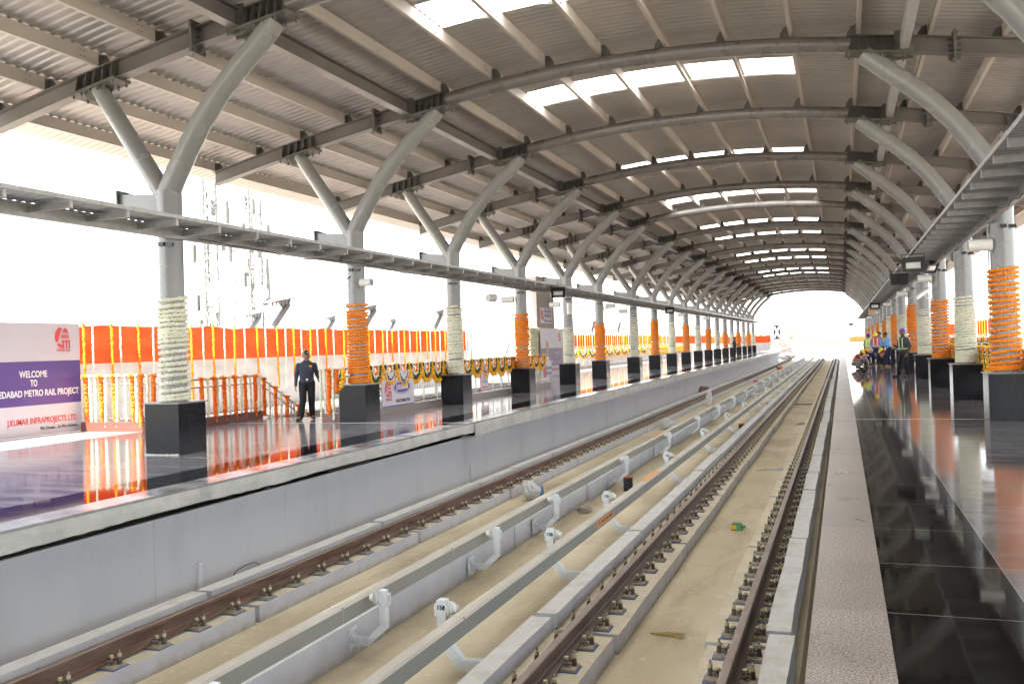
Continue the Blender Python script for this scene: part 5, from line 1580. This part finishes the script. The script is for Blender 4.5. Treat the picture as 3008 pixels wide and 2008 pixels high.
# ------------------------------------------------------------------ things lying about
def blobby(name, loc, r, label, cat, mats, seed, squash=(1, 1, 1), jit=.35, sub=3):
    rs = np.random.RandomState(seed)
    v_, f = ico_hi
    q = v_.copy()
    for k in range(7):
        a = rs.randn(3); a /= np.linalg.norm(a)
        q = q * (1 + jit * .3 * np.sin(3 * (v_ @ a)[:, None] + rs.rand() * 6))
    for k in range(9):
        a = rs.randn(3); a /= np.linalg.norm(a)
        q = q * (1 + jit * .22 * np.abs(np.sin(7 * (v_ @ a)[:, None] + rs.rand() * 6)) - jit * .1)
    q = q * (1 + .12 * (rs.rand(len(q), 1) - .5)) * np.array(squash) * r
    q[:, 2] -= q[:, 2].min()
    m = MB(); m.add(q, f, 0, False)
    return tag(m.build(name, mats, None, loc), label, cat)
Z0 = -1.35
blobby('plastic_sack', (-5.55, 15.9, Z0), .125, 'crumpled white sack with blue print beside the left track, nearest the camera', 'sack', 'bagw', 1, (1.1, 1, 1.3), .32)
m = MB(); m.hexa([(-.03, -.06, 0), (.03, -.06, 0), (.03, .08, 0), (-.03, .08, 0), (-.02, -.05, .22), (.02, -.05, .22), (.02, .02, .28), (-.02, .02, .28)]); tag(m.build('blue_bag', 'bagb', None, (-5.36, 15.98, Z0)), 'blue printed bag end lying against the nearest white sack', 'bag')
blobby('plastic_sack', (-5.5, 29.7, Z0), .15, 'second white and blue sack beside the left track, farther along', 'sack', 'bagw', 2, (1.2, 1, 1.0), .32)
blobby('plastic_sack', (-5.5, 39.7, Z0), .14, 'upright pale sack standing farthest along the left track', 'sack', 'bagw', 3, (.7, .7, 2.3), .3)
rs = np.random.RandomState(4); m = MB()
for k in range(16):
    v_, f = ICO0[k % 3]; r = rs.uniform(.025, .06); q = v_ * r * rs.uniform(.6, 1.3, 3)
    m.add(q + (rs.uniform(-.11, .11), rs.uniform(-.13, .13), r * .5 + (.05 if k < 5 else 0)), f)
tag(m.build('rubble_heap', 'rubble', None, (-4.24, 14.9, Z0)), 'small heap of grey mortar rubble at the foot of the white curb', 'rubble')
m = MB(); m.hexa([(-.08, -.06, 0), (.07, -.07, 0), (.085, .05, 0), (-.07, .06, 0), (-.07, -.05, .10), (.06, -.06, .12), (.07, .04, .095), (-.055, .055, .11)]); m.add([(-.072, -.0615, .02), (.0, -.0675, .02), (.0, -.062, .085), (-.067, -.056, .08)], [(0, 1, 2, 3)], 1); m.hexa([(.07, .0, .02), (.13, .02, .03), (.12, .05, .03), (.07, .05, .02), (.07, .0, .06), (.12, .02, .07), (.12, .05, .06), (.07, .04, .07)])
tag(m.build('wrapper_packet', ['greenpk', 'fl_y'], None, (-1.59, 13.98, Z0)), 'crumpled green and yellow packet on the sandy track bed', 'litter')
def scatter(name, loc, n, L, label, cat, mt, seed, flat=.02):
    rs = np.random.RandomState(seed); m = MB()
    for k in range(n):
        a = rs.rand() * 6.28; c = rs.randn(2) * L * .35
        d = np.array([math.cos(a), math.sin(a)]) * L * rs.uniform(.1, .4)
        m.tube([(c[0] - d[0], c[1] - d[1], .004), (c[0], c[1], .01 + flat * rs.rand()), (c[0] + d[0], c[1] + d[1], .006)], .004 + .004 * rs.rand(), 5)
    return tag(m.build(name, mt, None, loc), label, cat)
scatter('plastic_sheet', (-1.5, 20.5, Z0), 34, .42, 'shredded white plastic film lying across the sandy trough', 'litter', 'bagw', 6)
scatter('plastic_sheet', (-1.35, 31.5, Z0), 16, .4, 'small scraps of dark litter farther along the sandy trough', 'litter', 'kerb', 7)
rs = np.random.RandomState(12); m = MB()
for k in range(26): m.tube([(rs.uniform(-.02, .02), rs.uniform(-.02, .02), .01), (.15 + rs.uniform(-.03, .03), rs.uniform(-.05, .05), .015), (.30 + rs.uniform(-.04, .05), rs.uniform(-.1, .1) - .02, .008)], .0022, 4)
tag(m.build('straw_tuft', 'straw', None, (-1.86, 8.82, Z0)), 'tuft of dry yellow straw on the sandy bed near the bottom of the picture', 'straw')
def duct(loc, label, h=.27):
    t = thing('corrugated_duct', loc, label, 'duct pipe')
    m = MB(); pts = []; rr = []
    for k in range(int(h / .018)): pts += [(0, 0, k * .018), (0, 0, k * .018 + .009)]; rr += [.095, .083]
    m.tube(pts, rr, 20, cap=False, sm=False); m.build('sleeve', 'duct', t)
    m = MB(); m.tube([(0, 0, .02), (0, 0, h)], .078, 18, cap=False); m.tube([(0, 0, h - .03), (0, 0, h - .029)], .078, 18); m.build('orange_liner', 'orangein', t)
duct((-4.02, 17.3, Z0), 'short black corrugated duct stub with orange rim between the two conductor rails, nearest one')
duct((-3.0, 28.5, Z0), 'black corrugated duct stub standing right of the right conductor rail', .3)
m = MB(); m.tube([(0, 0, .0), (0, 0, .03)], [.055, .06], 16); tag(m.build('cup_lid', 'redprint', None, (-4.28, 18.6, Z0)), 'flat red plastic lid lying behind the nearest duct stub', 'lid')
for (x0, y0, x1, lb) in ((-2.0, 40.6, -1.3, 'black pipe piece lying across the sandy trough'), (-3.0, 38.5, -2.8, 'short black cable piece near the far brackets')):
    m = MB(); m.tube([(x0, y0, Z0 + .03), ((x0 + x1) / 2, y0 - .1, Z0 + .03), (x1, y0 + .1, Z0 + .03)], .022, 8); tag(m.build('pipe_piece', 'duct'), lb, 'pipe')
t = thing('tarpaulin_bundle', (-5.6, 88, Z0), 'small orange bundle on the bed beside the far left track', 'bundle')
m = MB(); ell(m, (0, 0, .12), (.3, .4, .16)); m.build('cloth', 'orangein', t)
blobby('rubble_heap', (-6.9, 119, Z0 + .05), .7, 'heap of pale material at the far end wall of the left platform', 'rubble', 'viaduct', 9, (1.2, 1.6, .7))
for y in (39.5, 61.0):
    m = MB(); m.box(-.16, .16, -.2, .2, 0, .30); m.box(-.14, .14, -.202, .202, .08, .2, 1)
    tag(m.build('packing_box', ['panel', 'redprint'], None, (-2.95 if y < 50 else -5.4, y, Z0)), 'white printed box standing %s' % ('by the right conductor rail' if y < 50 else 'far along the left track'), 'box')
# rust coloured stone against the wall
blobby('brick_pile', (-7.25, 50.5, Z0), .22, 'brownish broken brick lying at the foot of the left retaining wall', 'rubble', 'kerbred', 21, (1.2, 2.0, .8))
# signal
t = thing('track_signal', (-7.9, 121.0, 0), 'black and white crossed signal plate on a white post past the left platform', 'signal')
m = MB(); m.tube([(0, 0, -3), (0, 0, 2.6)], .06, 10); m.build('post', 'white', t)
m = MB(); m.box(-.42, .42, -.12, .0, 1.5, 3.3, 0); m.bar((-.3, -.13, 1.7), (.3, -.13, 3.1), .16, .02, 1, (0, 1, 0)); m.bar((.3, -.13, 1.7), (-.3, -.13, 3.1), .16, .02, 1, (0, 1, 0)); m.build('signal_head', ['black', 'whiteprint'], t)

# ------------------------------------------------------------------ beyond the platforms
def outrigger(x, y, s, label, full=True):
    t = thing('canopy_outrigger', (x, y, 0), label, 'steel strut', 'slanted struts beyond the fabric')
    m = MB(); m.tube([(0, -3.3 if s < 0 else -3.3, 0 if full else 1.6), (0, .55, 3.34)] if full else [(0, -1.6, 1.5), (0, .55, 3.34)], .115, 16); m.build('slanted_tube', 'outpaint', t)
    m = MB()
    m.hexa([(-.30, -.9, 3.34), (.30, -.9, 3.34), (.30, .85, 3.60), (-.30, .85, 3.60), (-.30, -.9, 3.37), (.30, -.9, 3.37), (.30, .85, 3.64), (-.30, .85, 3.64)])
    m.prism([(-.1, 3.42), (.75, 3.58), (.62, 3.32), (.2, 3.2)], -.02, .02, lambda u, v_, w_: (w_, u, v_))
    for k in range(5): m.prism([(0, 0), (.16, .03), (.05, -.18)], .28, .30, lambda u, v_, w_: (w_, -.88 + k * .22 + u, 3.345 + k * .033 + v_))
    m.build('head_plate', 'outpaint', t)
ks = 0
for i, (x, y) in enumerate(((-19.0, 27.6), (-19.0, 34.1), (-19.0, 41.1), (-19.0, 52.5), (-19.0, 58.5), (-19.0, 71), (-19.0, 80))):
    outrigger(x, y, -1, 'grey slanted strut with bracket head above the left fabric, %s from the camera' % ORD[i])
for i, (x, y) in enumerate(((-26, 35.6), (-26, 42.3), (-26, 49.4), (-26, 58))):
    outrigger(x, y, -1, 'fainter bracket headed strut in the farther row beyond the left fabric, %s from the camera' % ORD[i], False)
for i, (x, y) in enumerate(((12.2, 33), (12.2, 41), (12.2, 52))):
    outrigger(x, y, 1, 'grey slanted strut behind the right columns, %s from the camera' % ORD[i])
def mast(x, y, h, seed, label, dish):
    t = thing('antenna_mast', (x, y, -9), label, 'antenna mast')
    rs = np.random.RandomState(seed)
    H = h + 9; w = .55
    m = MB()
    L = [(w * math.cos(a), w * math.sin(a)) for a in (0.4, 2.5, 4.6)]
    for u, v_ in L: m.tube([(u, v_, 0), (u, v_, H)], .085, 6)
    n = int(H / 1.1)
    for k in range(n):
        for q in range(3):
            a, b = L[q], L[(q + 1) % 3]
            m.tube([(a[0], a[1], k * 1.1), (b[0], b[1], (k + 1) * 1.1)], .022, 4); m.tube([(a[0], a[1], k * 1.1), (b[0], b[1], k * 1.1)], .022, 4)
    m.build('lattice', 'mast', t)
    for k in range(16):
        m = MB(); a = rs.rand() * 6.28; z = H - rs.uniform(.5, 14); rr = rs.uniform(.9, 1.5)
        c, s = math.cos(a) * rr, math.sin(a) * rr
        m.tube([(0, 0, z), (c, s, z)], .03, 5); m.bar((c, s, z - .7), (c, s, z + .5), .30, .16, 0, (1, 0, 0)); m.build('panel_antenna', 'mast', t)
    for k in range(9):
        m = MB(); q = [(rs.uniform(-.7, .7), rs.uniform(-.7, .7), H - zz) for zz in np.arange(0, 13, 1.2)]; m.tube(q, .035, 5); m.build('feeder_cable', 'galv', t)
    m = MB(); m.tube([(.6, 0, dish), (.9, -.5, dish)], .05, 6); m.tube([(.85, -.45, dish), (1.05, -.85, dish)], [.15, .62], 20); m.build('dish_antenna', 'white', t)
mast(-45, 56.6, 15.6, 1, 'pale lattice antenna mast with dish, left one of the pair behind the fabric', 12.6 + 3)
mast(-45, 62.2, 15.2, 2, 'pale lattice antenna mast hung with cables, right one of the pair', 15.5)
m = MB(); m.tube([(-45, 57, 9.7), (-45, 62, 10.0)], .06, 6); m.tube([(-45, 60, 9.8), (-43.5, 56.5, -2)], .05, 6)
tag(m.build('mast_stay', 'mast'), 'thin stay bars bracing the two antenna masts', 'stay')
def building(x, y, w, d, h, label, nf, nw, rz=0):
    t = thing('apartment_building', (x, y, -9), label, 'building', None, rz)
    m = MB(); m.box(-w / 2, w / 2, -d / 2, d / 2, 0, h); m.build('wall', 'pale', t)
    m = MB(); m.box(-w / 2 - .3, w / 2 + .3, -d / 2 - .3, d / 2 + .3, h, h + .7); m.build('roof_parapet', 'pale', t)
    fh = h / nf
    wm = MB(); wm.box(-.6, .6, -.06, .05, 0, 1.2, 0); wm.box(-.75, .75, -.35, .05, 1.25, 1.33, 1); wme = wm.mesh('window', ['window', 'pale'])
    for a in range(nf):
        for b in range(nw):
            put('window', wme, t, (-w / 2 + (b + .5) * w / nw, -d / 2 - .01, a * fh + 1.0))
            put('window', wme, t, (w / 2 + .01, -d / 2 + (b + .5) * d / nw, a * fh + 1.0), (0, 0, math.pi / 2))
building(-52, 112, 20, 14, 17, 'pale apartment block with small windows above the far left fabric', 5, 6)
building(-38, 148, 14, 12, 18, 'narrow pale apartment block farther right of the left row', 5, 4)
building(-34, 190, 16, 14, 19, 'cream apartment block near the end of the left platform', 5, 5)
building(-6, 330, 26, 16, 22, 'faint white apartment block straight beyond the viaduct', 6, 6, .2)
building(14, 300, 22, 16, 24, 'faint white block with balconies above the right platform end', 6, 5, -.1)
building(-28, 380, 28, 16, 17, 'low faint block left of the viaduct in the distance', 4, 7)
building(40, 260, 24, 18, 20, 'pale block far to the right behind the right columns', 5, 6)
building(-70, 75, 22, 14, 9.5, 'low white building behind the antenna masts', 3, 6)
building(-27, 62, 8, 16, 9.8, 'low white rooftop building seen between the fabric screens', 3, 3)
def tree(x, y, h, r, seed, label):
    t = thing('tree', (x, y, -9), label, 'tree')
    rs = np.random.RandomState(seed)
    m = MB(); m.tube([(0, 0, 0), (.2, .1, h * .5), (.1, 0, h * .8)], [.35, .25, .12], 8)
    for k in range(6):
        a = rs.rand() * 6.28; m.tube([(.15, 0, h * .5 + k * .3), (math.cos(a) * r * .6, math.sin(a) * r * .6, h * .75 + k * .3)], [.12, .04], 6)
    m.build('trunk', 'kerb', t)
    m = MB(); N = 2600
    c = rs.randn(14, 3) * np.array([r * .45, r * .45, r * .33]) + (0, 0, h * .85)
    P = c[rs.randint(14, size=N)] + rs.randn(N, 3) * r * .20
    V = []; F = []
    for i, p in enumerate(P):
        a = rs.randn(3); a /= np.linalg.norm(a); b = np.cross(a, rs.randn(3)); b /= np.linalg.norm(b); s = .22
        V += [p + a * s, p + b * s * .5, p - a * s, p - b * s * .5]; F.append((4 * i, 4 * i + 1, 4 * i + 2, 4 * i + 3))
    m.add(V, F); m.build('crown', 'foliage', t)
for i, (x, y, h) in enumerate(((-30, 160, 10.5), (-24, 205, 11), (-20, 240, 11.5), (-48, 135, 10), (-14, 270, 11))):
    tree(x, y, h, 3.4, i, 'leafy green tree beyond the left platform end, %s from the camera' % ORD[i])
